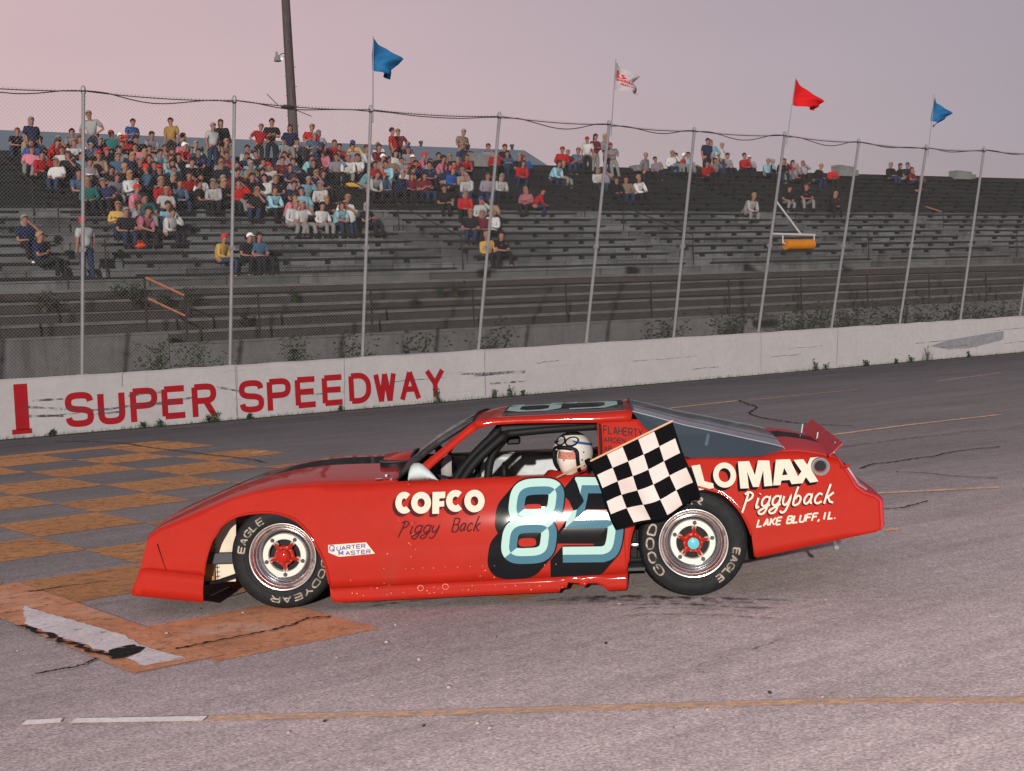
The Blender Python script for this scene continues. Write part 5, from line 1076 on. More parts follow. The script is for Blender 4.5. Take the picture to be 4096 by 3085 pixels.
for ch, x0 in ((0, 1.52), (1, 1.90)):
    loops = [[(0, .95), (.25, 1), (.75, 1), (1, .9), (1, .6), (.75, .52), (.25, .52), (0, .6)], [(0, .42), (.25, .5), (.75, .5), (1, .4), (1, .1), (.75, 0), (.25, 0), (0, .1)]] if ch == 0 else None
    if loops:
        for lp_ in loops:
            rb = ribbon2([(x0 + .28 * x, .45 + 1.0 * y) for x, y in lp_], .085, True); b.grid([[rf(a.x, a.y, .002), rf(c.x, c.y, .002)] for a, c in rb], flip=True)
    else:
        rb = ribbon2([(x0 + .28 * x, .45 + 1.0 * y) for x, y in [(1, 1), (0, 1), (0, .55), (.75, .55), (1, .42), (1, .12), (.75, 0), (0, 0)]], .085); b.grid([[rf(a.x, a.y, .002), rf(c.x, c.y, .002)] for a, c in rb], flip=True)
b.build('roof_number', TEALL, car)
b = MB()
for i in range(15): b.ball((1.40 + .055 * i + (.02 if i % 3 else 0), .158, 1.168 + .0008 * i), .0042, 6, 4)
b.build('roof_rivet', CHROME, car)
# windscreen
wb = [(.775, .075, .806), (.745, .35, .835), (.735, .92, .850), (.745, 1.49, .835), (.775, 1.765, .806)]
wt = [(1.287, .160, 1.160), (1.262, .40, 1.168), (1.250, .92, 1.168), (1.262, 1.44, 1.152), (1.287, 1.68, 1.130)]
A, B = interp3(wb, 12), interp3(wt, 12)
b = MB(); b.grid([[A[i].lerp(B[i], j / 6) + Vector((-.018, 0, .016)) * math.sin(PI * j / 6) for j in range(7)] for i in range(13)]); b.build('windscreen', GLASS1, car, smooth=True)
b = MB()
for P in ([A[0], A[0].lerp(B[0], .5) + Vector((-.018, 0, .016)), B[0]], [A[-1], A[-1].lerp(B[-1], .5) + Vector((-.018, 0, .016)), B[-1]]): b.tube(P, .008, 6)
b.tube(B, .008, 6); b.tube(A, .010, 6)
for t_ in (4, 8): b.tube([A[t_], A[t_].lerp(B[t_], .5) + Vector((-.015, 0, .012)), B[t_]], .006, 5)
b.build('windscreen_frame', DARK, car, smooth=True)
# quarter windows and hatch
GT = [(2.313, 1.186), (2.45, 1.146), (2.642, 1.086), (2.85, 1.034), (3.036, .985), (3.15, .957), (3.251, .929), (3.262, .915)]
GB = [(2.313, 1.180), (2.32, 1.166), (2.383, 1.079), (2.507, .981), (2.647, .878), (2.725, .880), (3.016, .875), (3.106, .875), (3.20, .893), (3.262, .912)]
for f in ((lambda p: p), mir):
    b = MB(); rows = []
    for i in range(25):
        x = 2.315 + (3.260 - 2.315) * i / 24; zt, zb = pl(GT, x), pl(GB, x)
        rows.append([f((x, .052 + .3 * (z - .8), z)) for z in [zb + (zt - zb) * j / 4 for j in range(5)]])
    b.grid(rows, flip=(f is not mir)); b.build('quarter_window', GLASS2, car, smooth=True)
    b = MB(); b.tube([f((x, .050 + .3 * (z - .8), z)) for x, z in GT], .0035, 5); b.build('window_frame', SILVER, car)
b = MB(); rows = []
for x, z in GT[:-1]:
    y0 = .055 + .3 * (z - .8); rows.append([(x, y0 + (WC - 2 * y0) * t, z + .040 * (1 - (2 * t - 1) ** 2) - .03 * t * (z - .9) / .29) for t in [j / 12 for j in range(13)]])
b.grid(rows, flip=True); b.build('hatch_window', GLASS2, car, smooth=True)
b = MB()
for j in (2, 10, 12): b.tube([r[j] for r in rows], .0035, 5)
b.tube(rows[0], .010, 5); b.build('hatch_frame', DGREY, car)
P = [tuple(p) for p in Gh['bracket']]
b = MB(); b.add([(p[0], p[1] + .02, p[2]) for p in P], [(0, 1, 2, 3)]); b.build('window_bracket', SILVER, car, solid=.004)
b = MB(); b.box(2.45, 3.2, .10, 1.74, .80, .83); b.build('rear_shelf', DARK, car)
# tail deck, tail and rear bumper
b = top_mesh([3.16, 3.234, 3.29, 3.353, 3.41, 3.471, 3.53, 3.588], lambda x: pl(ZT, x), .030, lip=.006)
b.build('rear_deck', [REDM, BLACKP], car, smooth=True, auto=30, solid=.004)
rows = []
for x, z, bo in ((3.588, .843, 0), (3.600, .825, .02), (3.631, .776, .04), (3.687, .662, .06), (3.73, .628, .07), (3.80, .600, .07), (3.828, .572, .07), (3.828, .42, .07), (3.812, .395, .06)):
    y0 = yb(z); rows.append([(x + bo * math.sin(PI * t) ** .35, y0 + (WC - 2 * y0) * t, z + (.030 * (1 if bo == 0 else 0) * 0 + (crown(t, .030) + .006) * max(0, 1 - bo / .04))) for t in YS])
b = MB(); b.grid(rows, flip=True); b.build('tail_panel', REDM, car, smooth=True, auto=30, solid=.005)
for j0, j1 in ((3, 8), (13, 17)):
    b = MB(); b.grid([[(p[0] + .004, p[1], p[2] + .006) for p in rows[i][j0:j1 + 1]] for i in (2, 3, 4)], flip=True); b.build('tail_light', TAILP, car, solid=.012)
b = MB(); b.tube([(3.60, .03, .795), (3.655, .02, .800)], .009, 8); b.build('deck_pin', RED, car)
b = MB(); b.tube([(3.545, -.02, .30), (3.545, .05, .33)], .014, 8); b.ball((3.548, -.03, .292), .020, 8, 6); b.build('rear_bolt', SILVER, car)
# spoiler blade the width of the car
b = MB(); d = Vector((.088, 0, .078)); nrm = Vector((-.66, 0, .75)).normalized() * .006
for k_, (y0, y1) in enumerate(((-.02, .905), (.915, 1.86))):
    a0, a1 = Vector((3.526 + .05 * y0, y0, .868)), Vector((3.526 + .05 * y1, y1, .868)); c0, c1 = a0 + d, a1 + d
    b.add([a0, a1, c1, c0, a0 + nrm, a1 + nrm, c1 + nrm, c0 + nrm], [(3, 2, 1, 0), (4, 5, 6, 7), (0, 1, 5, 4), (1, 2, 6, 5), (2, 3, 7, 6), (3, 0, 4, 7)])
b.build('spoiler', REDM, car)
b = MB()
for y in (.2, .92, 1.64): b.tube([(3.60, y, .935), (3.585, y, .85)], .006, 5)
b.build('spoiler_brace', SILVER, car)
# fuel filler ring on the quarter panel
b = MB(); b.lathe([(.058, .030), (.056, -.010), (.050, -.014), (.040, -.006), (.034, .02), (.032, .05)], 28, 'y', (3.474, yb(.80) - .022, .799)); b.build('filler_ring', SILVER, car, smooth=True, auto=50)
b = MB(); b.lathe([(.0345, .010), (.001, .010)], 20, 'y', (3.474, yb(.80) - .022, .799)); b.build('filler_hole', DARK, car)

# ---- lettering on the near side (flat sign painting)
side = lambda x, z, l: (x, yb(z) - .0045 - l, z)
def poly_side(b, pts, lift, mi=0):
    from mathutils.geometry import tessellate_polygon
    tri = tessellate_polygon([[Vector((x, z, 0)) for x, z in pts]])
    b.add([side(x, z, lift) for x, z in pts], [tuple(t) for t in tri], mi)
def fat(b, pts, w, lift, mi=0, closed=False, off=(0, 0)):
    pts = [(p[0] + off[0], p[1] + off[1]) for p in pts]
    rb = ribbon2(pts, w, closed); b.grid([[side(a.x, a.y, lift), side(c.x, c.y, lift)] for a, c in rb], mi, flip=True)
def bevel(b, pts, w, lift, closed):
    rb = ribbon2(pts, w, closed); P = [((a + c) / 2) for a, c in rb]
    for i in range(len(rb) - 1):
        a, c = rb[i]; a2, c2 = rb[i + 1]; m0, m1 = P[i], P[i + 1]
        for e0, e1 in ((a, a2), (c, c2)):
            nn = (e0 - m0) + (e1 - m1); mi = 0 if nn.x * -.62 + nn.y * .78 > 0 else 1
            b.quad(side(e0.x, e0.y, lift), side(e1.x, e1.y, lift), side(m1.x, m1.y, lift), side(m0.x, m0.y, lift), mi)
def sm2(p, k=3, closed=False): return [(q.x, q.y) for q in smoothline([(a, c, 0) for a, c in p], k, closed)]
def loop8(P, ex=3.4, n=56, sh=.16):
    x0, x1 = min(p[0] for p in P), max(p[0] for p in P); z0, z1_ = min(p[1] for p in P), max(p[1] for p in P)
    cx, cz, hz = (x0 + x1) / 2, (z0 + z1_) / 2, (z1_ - z0) / 2; hx = (x1 - x0) / 2 - sh * hz * .8; out = []
    for i in range(n):
        a = 2 * PI * i / n; c, s_ = math.cos(a), math.sin(a)
        x = hx * math.copysign(abs(c) ** (2 / ex), c); z = hz * math.copysign(abs(s_) ** (2 / ex), s_); out.append((cx + x + sh * z, cz + z))
    res = []
    for p in out:
        if not res or math.hypot(p[0] - res[-1][0], p[1] - res[-1][1]) > .006: res.append(p)
    return res
n8u, n8l = loop8(D['8u']), loop8(D['8l'])
n5 = D['5'][:3] + sm2(D['5'][3:9], 3) + [D['5'][9]]
b = MB()
for q in range(17):
    t = 1 - q / 16; off = (-.082 * t, -.088 * t)
    for j, (p, cl) in enumerate(((n8u, True), (n8l, True), (n5, False))): fat(b, p, .118, .0002 + .00012 * q + .00004 * j, 0, cl, off)
b.build('number_shadow', BLACKP, car)
for cx, cz in ((1.652, .606), (1.608, .395)):
    b = MB(); poly_side(b, [(cx + .056 * math.copysign(abs(math.cos(a)) ** .6, math.cos(a)), cz + .027 * math.copysign(abs(math.sin(a)) ** .6, math.sin(a))) for a in [2 * PI * i / 20 for i in range(20)]], .0026); b.build('number_counter', RED, car)
b = MB(); bevel(b, n8u, .100, .0030, True); bevel(b, n8l, .100, .0033, True); bevel(b, n5, .100, .0030, False)
b.build('number_eighty_five', [TEALL, TEALD], car)
# LOMAX
bs, bw_ = MB(), MB()
def shadowed(pts, off=(-.017, -.018), steps=5):
    for q in range(steps): t = 1 - q / steps; poly_side(bs, [(x + off[0] * t, z + off[1] * t) for x, z in pts], .0004 + .0002 * q)
    poly_side(bw_, pts, .0022)
for key in ('L', 'M', 'X'): shadowed(D[key])
Oc, Ox, Oz = D['O']; rx, rz_ = abs(Ox[0] - Oc[0]), abs(Oz[1] - Oc[1])
ring = [(Oc[0] + rx * .68 * math.cos(2 * PI * i / 28), Oc[1] + rz_ * .70 * math.sin(2 * PI * i / 28)) for i in range(28)]
for q in range(5): t = 1 - q / 5; fat(bs, ring, .034, .0005 + .0002 * q, 0, True, (-.017 * t, -.018 * t))
fat(bw_, ring, .034, .0024, 0, True)
A_ = D['A']; hole = D['Ah']
for q in range(5): t = 1 - q / 5; poly_side(bs, [(x - .017 * t, z - .018 * t) for x, z in A_], .0006 + .0002 * q)
poly_side(bw_, A_, .0026); poly_side(bs, hole, .0034)
bs.build('lettering_shadow', BLACKP, car); bw_.build('lettering', WHITEP, car)
# COFCO
bs, bw_ = MB(), MB()
for i, key in enumerate(D['COFCO']):
    if i == 2: continue
    c0, cx_, cz_ = key; rx, rz_ = abs(cx_[0] - c0[0]), abs(cz_[1] - c0[1])
    if i in (0, 3): ring = [(c0[0] + rx * math.cos(a), c0[1] + rz_ * math.sin(a)) for a in [R(48) + R(264) * q / 20 for q in range(21)]]; cl = False
    else: ring = [(c0[0] + rx * math.cos(a), c0[1] + rz_ * math.sin(a)) for a in [2 * PI * q / 24 for q in range(24)]]; cl = True
    for q in range(5): t = 1 - q / 5; fat(bs, ring, .040, .0004 + .0002 * q, 0, cl, (-.020 * t, -.019 * t))
    fat(bw_, ring, .040, .0022 + .0002 * i, 0, cl)
for q in range(5): t = 1 - q / 5; poly_side(bs, [(x - .020 * t, z - .019 * t) for x, z in D['F']], .0006 + .0002 * q)
poly_side(bw_, D['F'], .0028)
bs.build('lettering_shadow', MAROON, car); bw_.build('lettering', WHITEP, car)
def text_side(txt, box, w, m, adv=.78, shadow=None, slant=0, lift=.0022, jit=0, size=None):
    (x0, z0), (x1, z1_), (x2, z2_) = box; kern = [{'i': .58, 'I': .80, '.': .4, ',': .4, ' ': .5, 'M': 1.2, 'W': 1.2}.get(c, 1.0) for c in txt]; n = sum(kern); pos = [sum(kern[:i]) for i in range(len(txt))]; ux = Vector((x1 - x0, z1_ - z0)); uz = Vector((x2 - x0, z2_ - z0)); h = uz.length
    b = MB(); sb = MB()
    for i, ch in enumerate(txt):
        for q, st in enumerate(strokes(ch, 3)):
            P = [Vector((x0, z0)) + ux * ((pos[i] + adv * (x + slant * y)) / n) + uz * y for x, y in st]; P = [(p.x, p.y) for p in P]
            if shadow: fat(sb, P, w * 1.15, .0004 + .0001 * q, 0, False, shadow)
            fat(b, P, w, lift + .00025 * q)
    if shadow: sb.build('lettering_shadow', BLACKP, car)
    b.build('lettering', m, car)
px0, pz0 = D['piggy'][0]
text_side('piggy', ((px0, pz0), (px0 + .255, pz0), (px0 + .006, pz0 + .052)), .0085, MAROON, .92, slant=.2)
FONT['β'] = [[(x * .9, y * 1.55) for x, y in st] for st in FONT['B']]; SMOOTH.add('β')
text_side('βack', ((px0 + .335, pz0 + .004), (D['piggy'][1][0], pz0 + .004), (px0 + .341, pz0 + .058)), .0085, MAROON, .88, slant=.2)
text_side('piggyback', D['piggyback'], .0125, WHITEP, .88, shadow=(-.007, -.007), slant=.22)
(lx0, lz0), (lx1, lz1), (lx2, lz2) = D['lake']; lw = lx1 - lx0
for txt, u0, u1 in (('LAKE', 0, .33), ('BLUFF,', .39, .84), ('|L.', .86, 1.05)):
    text_side(txt, ((lx0 + lw * u0, lz0 + (lz1 - lz0) * u0), (lx0 + lw * u1, lz0 + (lz1 - lz0) * u1), (lx0 + lw * u0 + .006, lz0 + (lz1 - lz0) * u0 + .043)), .0105, WHITEP, .74, slant=.25)
# sticker behind the front wheel
b = MB(); poly_side(b, D['qm'], .0005); b.build('sticker', WHITEP, car)
qx = D['qt']; q0 = qx[0]
text_side('Q', (q0, (q0[0] + .045, q0[1]), (q0[0], q0[1] + .036)), .0065, BLUEINK, .62)
text_side('UARTER', ((q0[0] + .046, q0[1] + .003), (qx[1][0] + .002, qx[1][1] + .003), (q0[0] + .046, q0[1] + .026)), .0055, BLUEINK, .72)
m0, m1 = D['mt'][0], D['mt'][1]
text_side('M', (m0, (m0[0] + .040, m0[1]), (m0[0], m0[1] + .028)), .0065, BLUEINK, .75)
text_side('ASTER', ((m0[0] + .045, m0[1] + .001), (m1[0], m1[1] + .001), (m0[0] + .045, m0[1] + .023)), .0055, BLUEINK, .72)
# crew names on the rear pillar
pside = side; side = lambda x, z, l: (x, .05 + .3 * (z - .8) - .012 - l, z)
text_side('FLAHERTY', (D['flah'][0], D['flah'][1], D['flah'][2]), .0065, DARK, .72)
text_side('ARDEN', (D['arden'][0], D['arden'][1], D['arden'][2]), .0055, DARK, .72)
text_side('AR', (D['ar'][0], (D['ar'][0][0] + .05, D['ar'][0][1]), D['ar'][2]), .0055, DARK, .72)
side = pside
# rivets, dents and chipped paint
b = MB()
for x, z in M['rivets']: b.ball((x, yb(z) - .012 if z < .2 else yb(z) - .005, z), random.Random(int(x * 999)).uniform(.002, .0042), 6, 4, 0, (1, .5, 1))
b.build('body_rivet', mat('pale_rivet', (.55, .22, .18), .5), car)
b = MB()
for x, z in M['holes']: b.tube([(x + .019 * math.cos(a), yb(z) - .022, z + .017 * math.sin(a)) for a in [2 * PI * i / 14 for i in range(15)]], .003, 4)
b.build('scuffed_ring', mat('scuffed_red', (.66, .16, .13), .6), car)
b = MB(); rr_ = random.Random(5)
for i in range(46):
    x, z = rr_.uniform(.4, 2.2), rr_.choice([rr_.uniform(.085, .14), rr_.uniform(.15, .6)]); 
    if z > pl(ZB, x) + .01: b.ball((x, yb(z) - (.024 if z < .15 else .003), z), rr_.uniform(.0015, .004), 5, 3, 0, (1.4, .3, 1))
for i in range(30):
    x = rr_.uniform(3.05, 3.78); z = rr_.uniform(pl(ZB, x) + .02, .6); b.ball((x, yb(z) - .002, z), rr_.uniform(.001, .003), 5, 3, 0, (1.2, .3, 1))
b.build('paint_chip', mat('bared_primer', (.62, .25, .20), .7), car)
b = MB(); rows = []
for i in range(11):
    a = -.5 * PI + PI * .5 + 0; t = i / 10
    top_ = [(.862, .806), (.864, .840), (.868, .873), (.880, .902), (.898, .918), (.930, .920), (.953, .911), (.985, .885), (1.015, .855), (1.04, .828), (1.058, .808)][i]
    x, z = top_; rows.append([(x, -.01 + .3 * (z - .8), z), (x, -.026 + .1 * (z - .8), .806 + (z - .806) * .5), (x, .036, .804)])
b.grid(rows); b.build('window_deflector', mat('pale_metal', (.42, .47, .48), .55, noise=(8, .08)), car, smooth=True, solid=.004)

# ---- inside
b = MB(); b.box(.95, 2.35, .12, 1.72, .16, .18); b.box(-.45, .95, .38, 1.46, .13, .15); b.box(2.3, 3.7, .45, 1.39, .30, .32); b.build('floor_pan', DGREY, car)
b = MB(); b.box(.95, .965, .10, 1.74, .18, .80); b.build('firewall', DARK, car)
b = MB(); b.box(-.35, .60, .55, 1.29, .22, .72, 0, .04); b.build('engine_block', DARK, car)
b = MB(); b.grid([[(x, 1.715 + .02 * math.sin(9 * x + z * 6), z) for z in (.18, .35, .55, .70, .745, .79)] for x in [.97 + 1.4 * i / 14 for i in range(15)]], flip=True); b.build('aluminium_door_liner', SILVER, car, smooth=True, solid=.003)
b = MB(); b.tube([(.97, 1.735, .800), (2.37, 1.735, .800)], .011, 6); b.build('sill_rail', WHITEP, car)
b = MB(); b.box(1.0, 2.3, 1.45, 1.70, .60, .625, 0, .008); b.build('side_shelf', mat('buff_shelf', (.42, .38, .34), .6), car)
b = MB(); b.box(.97, 1.10, .35, 1.60, .66, .80, 0, .02); b.build('dashboard', DARK, car)
cage = [
 ([(1.00, .20, .30), (1.203, .19, .80), (1.489, .21, 1.070)], .030), ([(1.489, .21, 1.070), (1.75, .215, 1.085), (2.10, .22, 1.095)], .026),
 ([(1.02, .30, .30), (1.13, .30, .77), (1.45, .30, 1.10)], .028), ([(1.346, .27, .50), (1.352, .27, .78), (1.39, .27, .93), (1.47, .26, 1.03)], .027),
 ([(2.10, .22, 1.10), (2.13, .20, .60), (2.13, .20, .20)], .026), ([(2.10, 1.62, 1.12), (2.13, 1.64, .20)], .024), ([(2.10, .22, 1.10), (2.10, 1.62, 1.12)], .024),
 ([(1.489, .21, 1.08), (1.489, 1.60, 1.10)], .022), ([(1.13, 1.66, .30), (1.20, 1.64, .80), (1.489, 1.60, 1.09), (2.10, 1.62, 1.12)], .022),
 ([(2.12, .25, 1.08), (2.75, .35, .86), (3.1, .40, .80)], .018), ([(2.12, 1.59, 1.08), (2.75, 1.49, .86)], .018), ([(1.0, .20, .55), (2.13, .20, .50)], .024), ([(1.0, .20, .70), (2.13, .20, .68)], .022)]
for P, r in cage:
    b = MB(); b.tube([tuple(p) for p in smoothline(P, 5)] if len(P) > 2 else P, r, 10); b.build('roll_cage_bar', DARK, car, smooth=True)
b = MB(); b.box(1.45, 2.12, .205, .60, 1.080, 1.125, 0, .01); b.build('cage_padding', SEATM, car)
b = MB(); b.box(1.48, 1.57, .33, .40, .985, 1.035, 0, .012); b.build('rear_view_mirror', SEATM, car)
b = MB(); b.ball((1.44, .62, .77), .07, 12, 8, 0, (.42, 1.2, 1.1)); b.build('padded_knob', SEATM, car, smooth=True)
st_c = Vector((1.075, .55, .83)); st_n = Vector((.80, 0, .45)).normalized(); st_u = Vector((-.45, 0, .80)).normalized()
b = MB(); P = [st_c + Vector((0, 1, 0)) * .17 * math.cos(a) + st_u * .17 * math.sin(a) for a in [2 * PI * i / 28 for i in range(29)]]; b.tube(P, .016, 8, caps=False)
for a in (R(90), R(210), R(330)): b.tube([st_c, st_c + Vector((0, 1, 0)) * .16 * math.cos(a) + st_u * .16 * math.sin(a)], .010, 6)
b.build('steering_wheel', DGREY, car, smooth=True)
b = MB(); b.lathe([(.001, -.02), (.09, -.01), (.10, .03), (.085, .06)], 18, 'x', (1.045, .45, .83)); b.build('steering_pad', mat('grey_pad', (.26, .24, .24), .6), car, smooth=True)
b = MB(); b.box(1.75, 2.10, .30, .78, .30, .40, 0, .03); b.box(2.00, 2.10, .30, .78, .40, .86, 0, .03); b.build('seat', SEATM, car)
b = MB(); b.box(2.09, 2.105, .03, .12, .80, 1.12, 0, .004); b.build('window_post', DARK, car)
# parts seen in the front wheel opening
b = MB(); b.add([(-.62, .17, .17), (-.335, .17, .17), (-.31, .17, .60), (-.62, .17, .60)], [(0, 1, 2, 3)]); b.build('brake_duct_panel', CREAM, car, solid=.006)
b = MB(); b.box(-.545, -.465, .13, .16, .18, .52, 0, .006); b.build('radiator_bracket', TAN, car)
b = MB(); b.box(-.60, -.20, .085, .125, .302, .374, 0, .006); b.build('chassis_rail', DGREY, car)
b = MB(); b.tube([(-.58, .10, .165), (-.42, .09, .19), (-.22, .1, .25)], .014, 6); b.build('suspension_arm', DARK, car)
b = MB(); b.tube([(-.56, .10, .06), (-.36, .09, .15)], .005, 5); b.build('stay_rod', DARK, car)
b = MB(); b.tube([(-.455, .125, .20), (-.455, .125, .56)], .004, 4)
for i in range(12): b.tube([(-.455, .125, .21 + .03 * i), (-.437, .125, .22 + .03 * i)], .003, 4)
b.build('zip_cord', DARK, car)
# ahead of the rear wheel
b = MB(); b.tube([(2.15, .30, .30), (2.45, .30, .30)], .030, 12); b.build('shock_absorber', CHROME, car, smooth=True)
b = MB(); b.tube([(2.1, .26, .205), (2.9, .26, .205)], .018, 8); b.box(2.26, 2.31, .28, .40, .18, .60, 0, .006); b.tube([(2.24, .10, .42), (2.4, .3, .5)], .012, 6); b.build('trailing_arm', DARK, car)
b = MB(); b.box(2.3, 3.1, .44, .46, .15, .62); b.build('inner_wheel_well', DARK, car)

# ---- wheels
def wheel(x, y, z, far=False, front=True, rot=0.0, label=None):
    t = bpy.data.objects.new('wheel', None); COL.objects.link(t); t.parent = car; t.location = (x, y, z); t.empty_display_size = .2
    if far: t.rotation_euler = (0, 0, PI)
    b = MB(); b.lathe([(.205, .030), (.212, .008), (.235, -.004), (.272, -.012), (.305, -.008), (.326, .004)], 64); b.lathe([(.250, .285), (.300, .288), (.330, .270)][::-1] if False else [(.326, .004), (.337, .018), (.342, .035)], 64)
    b.lathe([(.332, .268), (.300, .285), (.230, .280), (.205, .255)], 64); b.build('tyre_sidewall', RUBBER, t, smooth=True)
    b = MB(); b.lathe([(.342, .035), (.3445, .06), (.3445, .115), (.341, .116), (.341, .122), (.3445, .123), (.3445, .175), (.341, .176), (.341, .182), (.3445, .183), (.344, .235), (.332, .268)], 64); b.build('tyre_tread', TREAD, t, smooth=True, auto=40)
    b = MB()
    for r_, yy in ((.222, -.001), (.250, -.0095), (.318, -.005)): b.tube([(r_ * math.cos(a), yy, r_ * math.sin(a)) for a in [2 * PI * i / 48 for i in range(49)]], .0022, 4, caps=False)
    b.build('moulded_ring', RUBBER, t)
    b = MB(); b.lathe([(.208, .020), (.219, .004), (.222, -.004), (.219, -.010), (.212, -.011), (.206, -.006), (.204, .004), (.198, .010), (.196, .018)], 64); b.lathe([(.183, .030), (.179, .028), (.175, .032)], 64); b.build('rim', CHROME, t, smooth=True, auto=50)
    b = MB(); b.lathe([(.196, .018), (.190, .022), (.186, .034), (.180, .038), (.176, .086), (.160, .094), (.147, .084), (.144, .060)], 64); b.build('wheel_dish', DISH, t, smooth=True, auto=50)
    b = MB(); b.lathe([(.145, .085), (.145, .056), (.141, .050), (.108, .050), (.104, .056), (.104, .090)], 48)
    for q in range(5):
        a = rot + 2 * PI * q / 5; b.tube([(.08 * math.cos(a), .075, .08 * math.sin(a)), (.112 * math.cos(a), .060, .112 * math.sin(a))], [.014, .020], 8)
    b.build('wheel_centre', WHEELW, t, smooth=True, auto=40)
    b = MB(); b.lathe([(.001, .105), (.20, .105)], 32); b.lathe([(.19, .25), (.19, .105)], 32); b.build('brake_drum', DARK, t)
    for q in range(5):
        a = rot + 2 * PI * q / 5
        b = MB(); b.lathe([(.001, .038), (.009, .038), (.0135, .044), (.0135, .052)], 10, 'y', (.125 * math.cos(a), 0, .125 * math.sin(a))); b.build('wheel_bolt', DGREY, t)
    b = MB(); b.lathe([(.066, .075), (.064, .045), (.058, .038), (.046, .036), (.044, .012), (.038, .004), (.001, .004)], 28)
    for q in range(5):
        a = rot + 2 * PI * q / 5; ca, sa = math.cos(a), math.sin(a); w_ = .020
        b.add([(.05 * ca - w_ * sa, .046, .05 * sa + w_ * ca), (.05 * ca + w_ * sa, .046, .05 * sa - w_ * ca), (.113 * ca, .048, .113 * sa), (.05 * ca, .030, .05 * sa)], [(0, 3, 2), (3, 1, 2), (0, 1, 3)])
    b.build('hub', RED, t, smooth=True, auto=30)
    b = MB(); b.lathe([(.036, .004), (.036, -.004), (.030, -.008), (.001, -.009)], 20); b.build('hub_cap', BLUEM if not front else RED, t, smooth=True, auto=40)
    b = MB()
    for q in range(10): a = 2 * PI * q / 10; b.ball((.055 * math.cos(a), .034, .055 * math.sin(a)), .0045, 6, 4)
    b.build('hub_screw', CHROME, t)
    if not far:                                    # white lettering moulded round the sidewall, read clockwise
        def arc(txt, a0, a1, r_, h, w_, slant=0):
            b = MB(); n = len(txt)
            def f(px, py, l):
                a = a0 + (a1 - a0) * px; rr = r_ + h * py; return (rr * math.cos(a), -.0150 - l - .002, rr * math.sin(a))
            for i, ch in enumerate(txt):
                for q, st in enumerate(strokes(ch, 2)):
                    # outline drawn in physical units, then wrapped on the circle
                    L_ = abs(a1 - a0) * r_
                    P = [((i + .72 * x) / n * L_, y * h) for x, y in st]; P2 = []
                    for (xa, ya), (xb, yb_) in zip(P, P[1:]): P2 += [(xa + (xb - xa) * k / 3, ya + (yb_ - ya) * k / 3) for k in range(3)]
                    P2.append(P[-1]); rb = ribbon2(P2, w_)
                    b.grid([[f(a.x / L_, a.y / h, q * .0002), f(c.x / L_, c.y / h, q * .0002)] for a, c in rb], flip=True)
            b.build('tyre_lettering', TYREW, t)
        if front: arc('EAGLE', R(172), R(112), .250, .040, .0095); arc('GOODYEAR', R(12), R(-112), .258, .036, .0085)
        else: arc('GOODYEAR', R(222), R(72), .252, .046, .0105); arc('EAGLE', R(-8), R(-62), .252, .040, .0100)
    return t
wheel(.018, .030, .3440, front=True, rot=R(90 + 36)); wheel(2.659, .004, .3440, front=False, rot=R(83))
wheel(.018, WC - .004, .3440, far=True, front=True); wheel(2.659, WC - .004, .3440, far=True, front=False)
# ================================================================== DRIVER AND CHEQUERED FLAG
CM = Matrix.Translation(CAR_LOC) @ Matrix.Rotation(CAR_ROT, 4, 'Z')
drv = thing('person', 'race driver in white open-face helmet and balaclava leaning in the red car window', 'person', CM @ Vector((1.90, .50, .42)), CAR_ROT)
DO = Vector((1.90, .50, .42))
def dr(v): return Vector(v) - DO
HC = Vector((1.905, .44, .895)); HR = Matrix.Rotation(R(-24), 3, 'Z') @ Matrix.Rotation(R(4), 3, 'Y')      # face turned to the camera and a little to the nose
def hp(x, y, z): return HC - DO + HR @ Vector((x, y, z))       # head frame: -Y is the face, +X its left
V = [dr((1.93, .52, .45)), dr((1.92, .50, .62)), dr((1.91, .47, .76)), HC - DO + Vector((0, .01, -.07)), HC - DO + Vector((0, .0, .05)),
     dr((1.76, .42, .74)), dr((1.66, .30, .60)), dr((1.80, .16, .72)), dr((2.10, .46, .74)), dr((2.12, .30, .60)), dr((1.92, .20, .70)),
     dr((1.86, .42, .42)), dr((1.55, .45, .50)), dr((1.40, .45, .28)), dr((2.00, .60, .42)), dr((1.60, .65, .50)), dr((1.40, .65, .28))]
E_ = [(0, 1), (1, 2), (2, 3), (3, 4), (1, 5), (5, 6), (6, 7), (1, 8), (8, 9), (9, 10), (0, 11), (11, 12), (12, 13), (0, 14), (14, 15), (15, 16)]
RR_ = [.13, .15, .055, .075, .08, .055, .045, .032, .055, .045, .032, .08, .06, .045, .08, .06, .045]
me = skin_mesh('body', V, E_, RR_, 2); me.materials.clear(); me.materials.append(FACE); o = bpy.data.objects.new('body', me); COL.objects.link(o); o.parent = drv
R2 = [.15, .172, .066, .08, .08, .072, .060, .045, .072, .060, .045, .10, .08, .06, .10, .08, .06]
keep = [0, 1, 2, 5, 6, 7, 8, 9, 10, 11, 12, 13, 14, 15, 16]; mp_ = {k: i for i, k in enumerate(keep)}
me = skin_mesh('race_suit', [V[k] for k in keep], [(mp_[a], mp_[c]) for a, c in E_ if a in mp_ and c in mp_], [R2[k] for k in keep], 2); me.materials.clear(); me.materials.append(SUITR); o = bpy.data.objects.new('race_suit', me); COL.objects.link(o); o.parent = drv
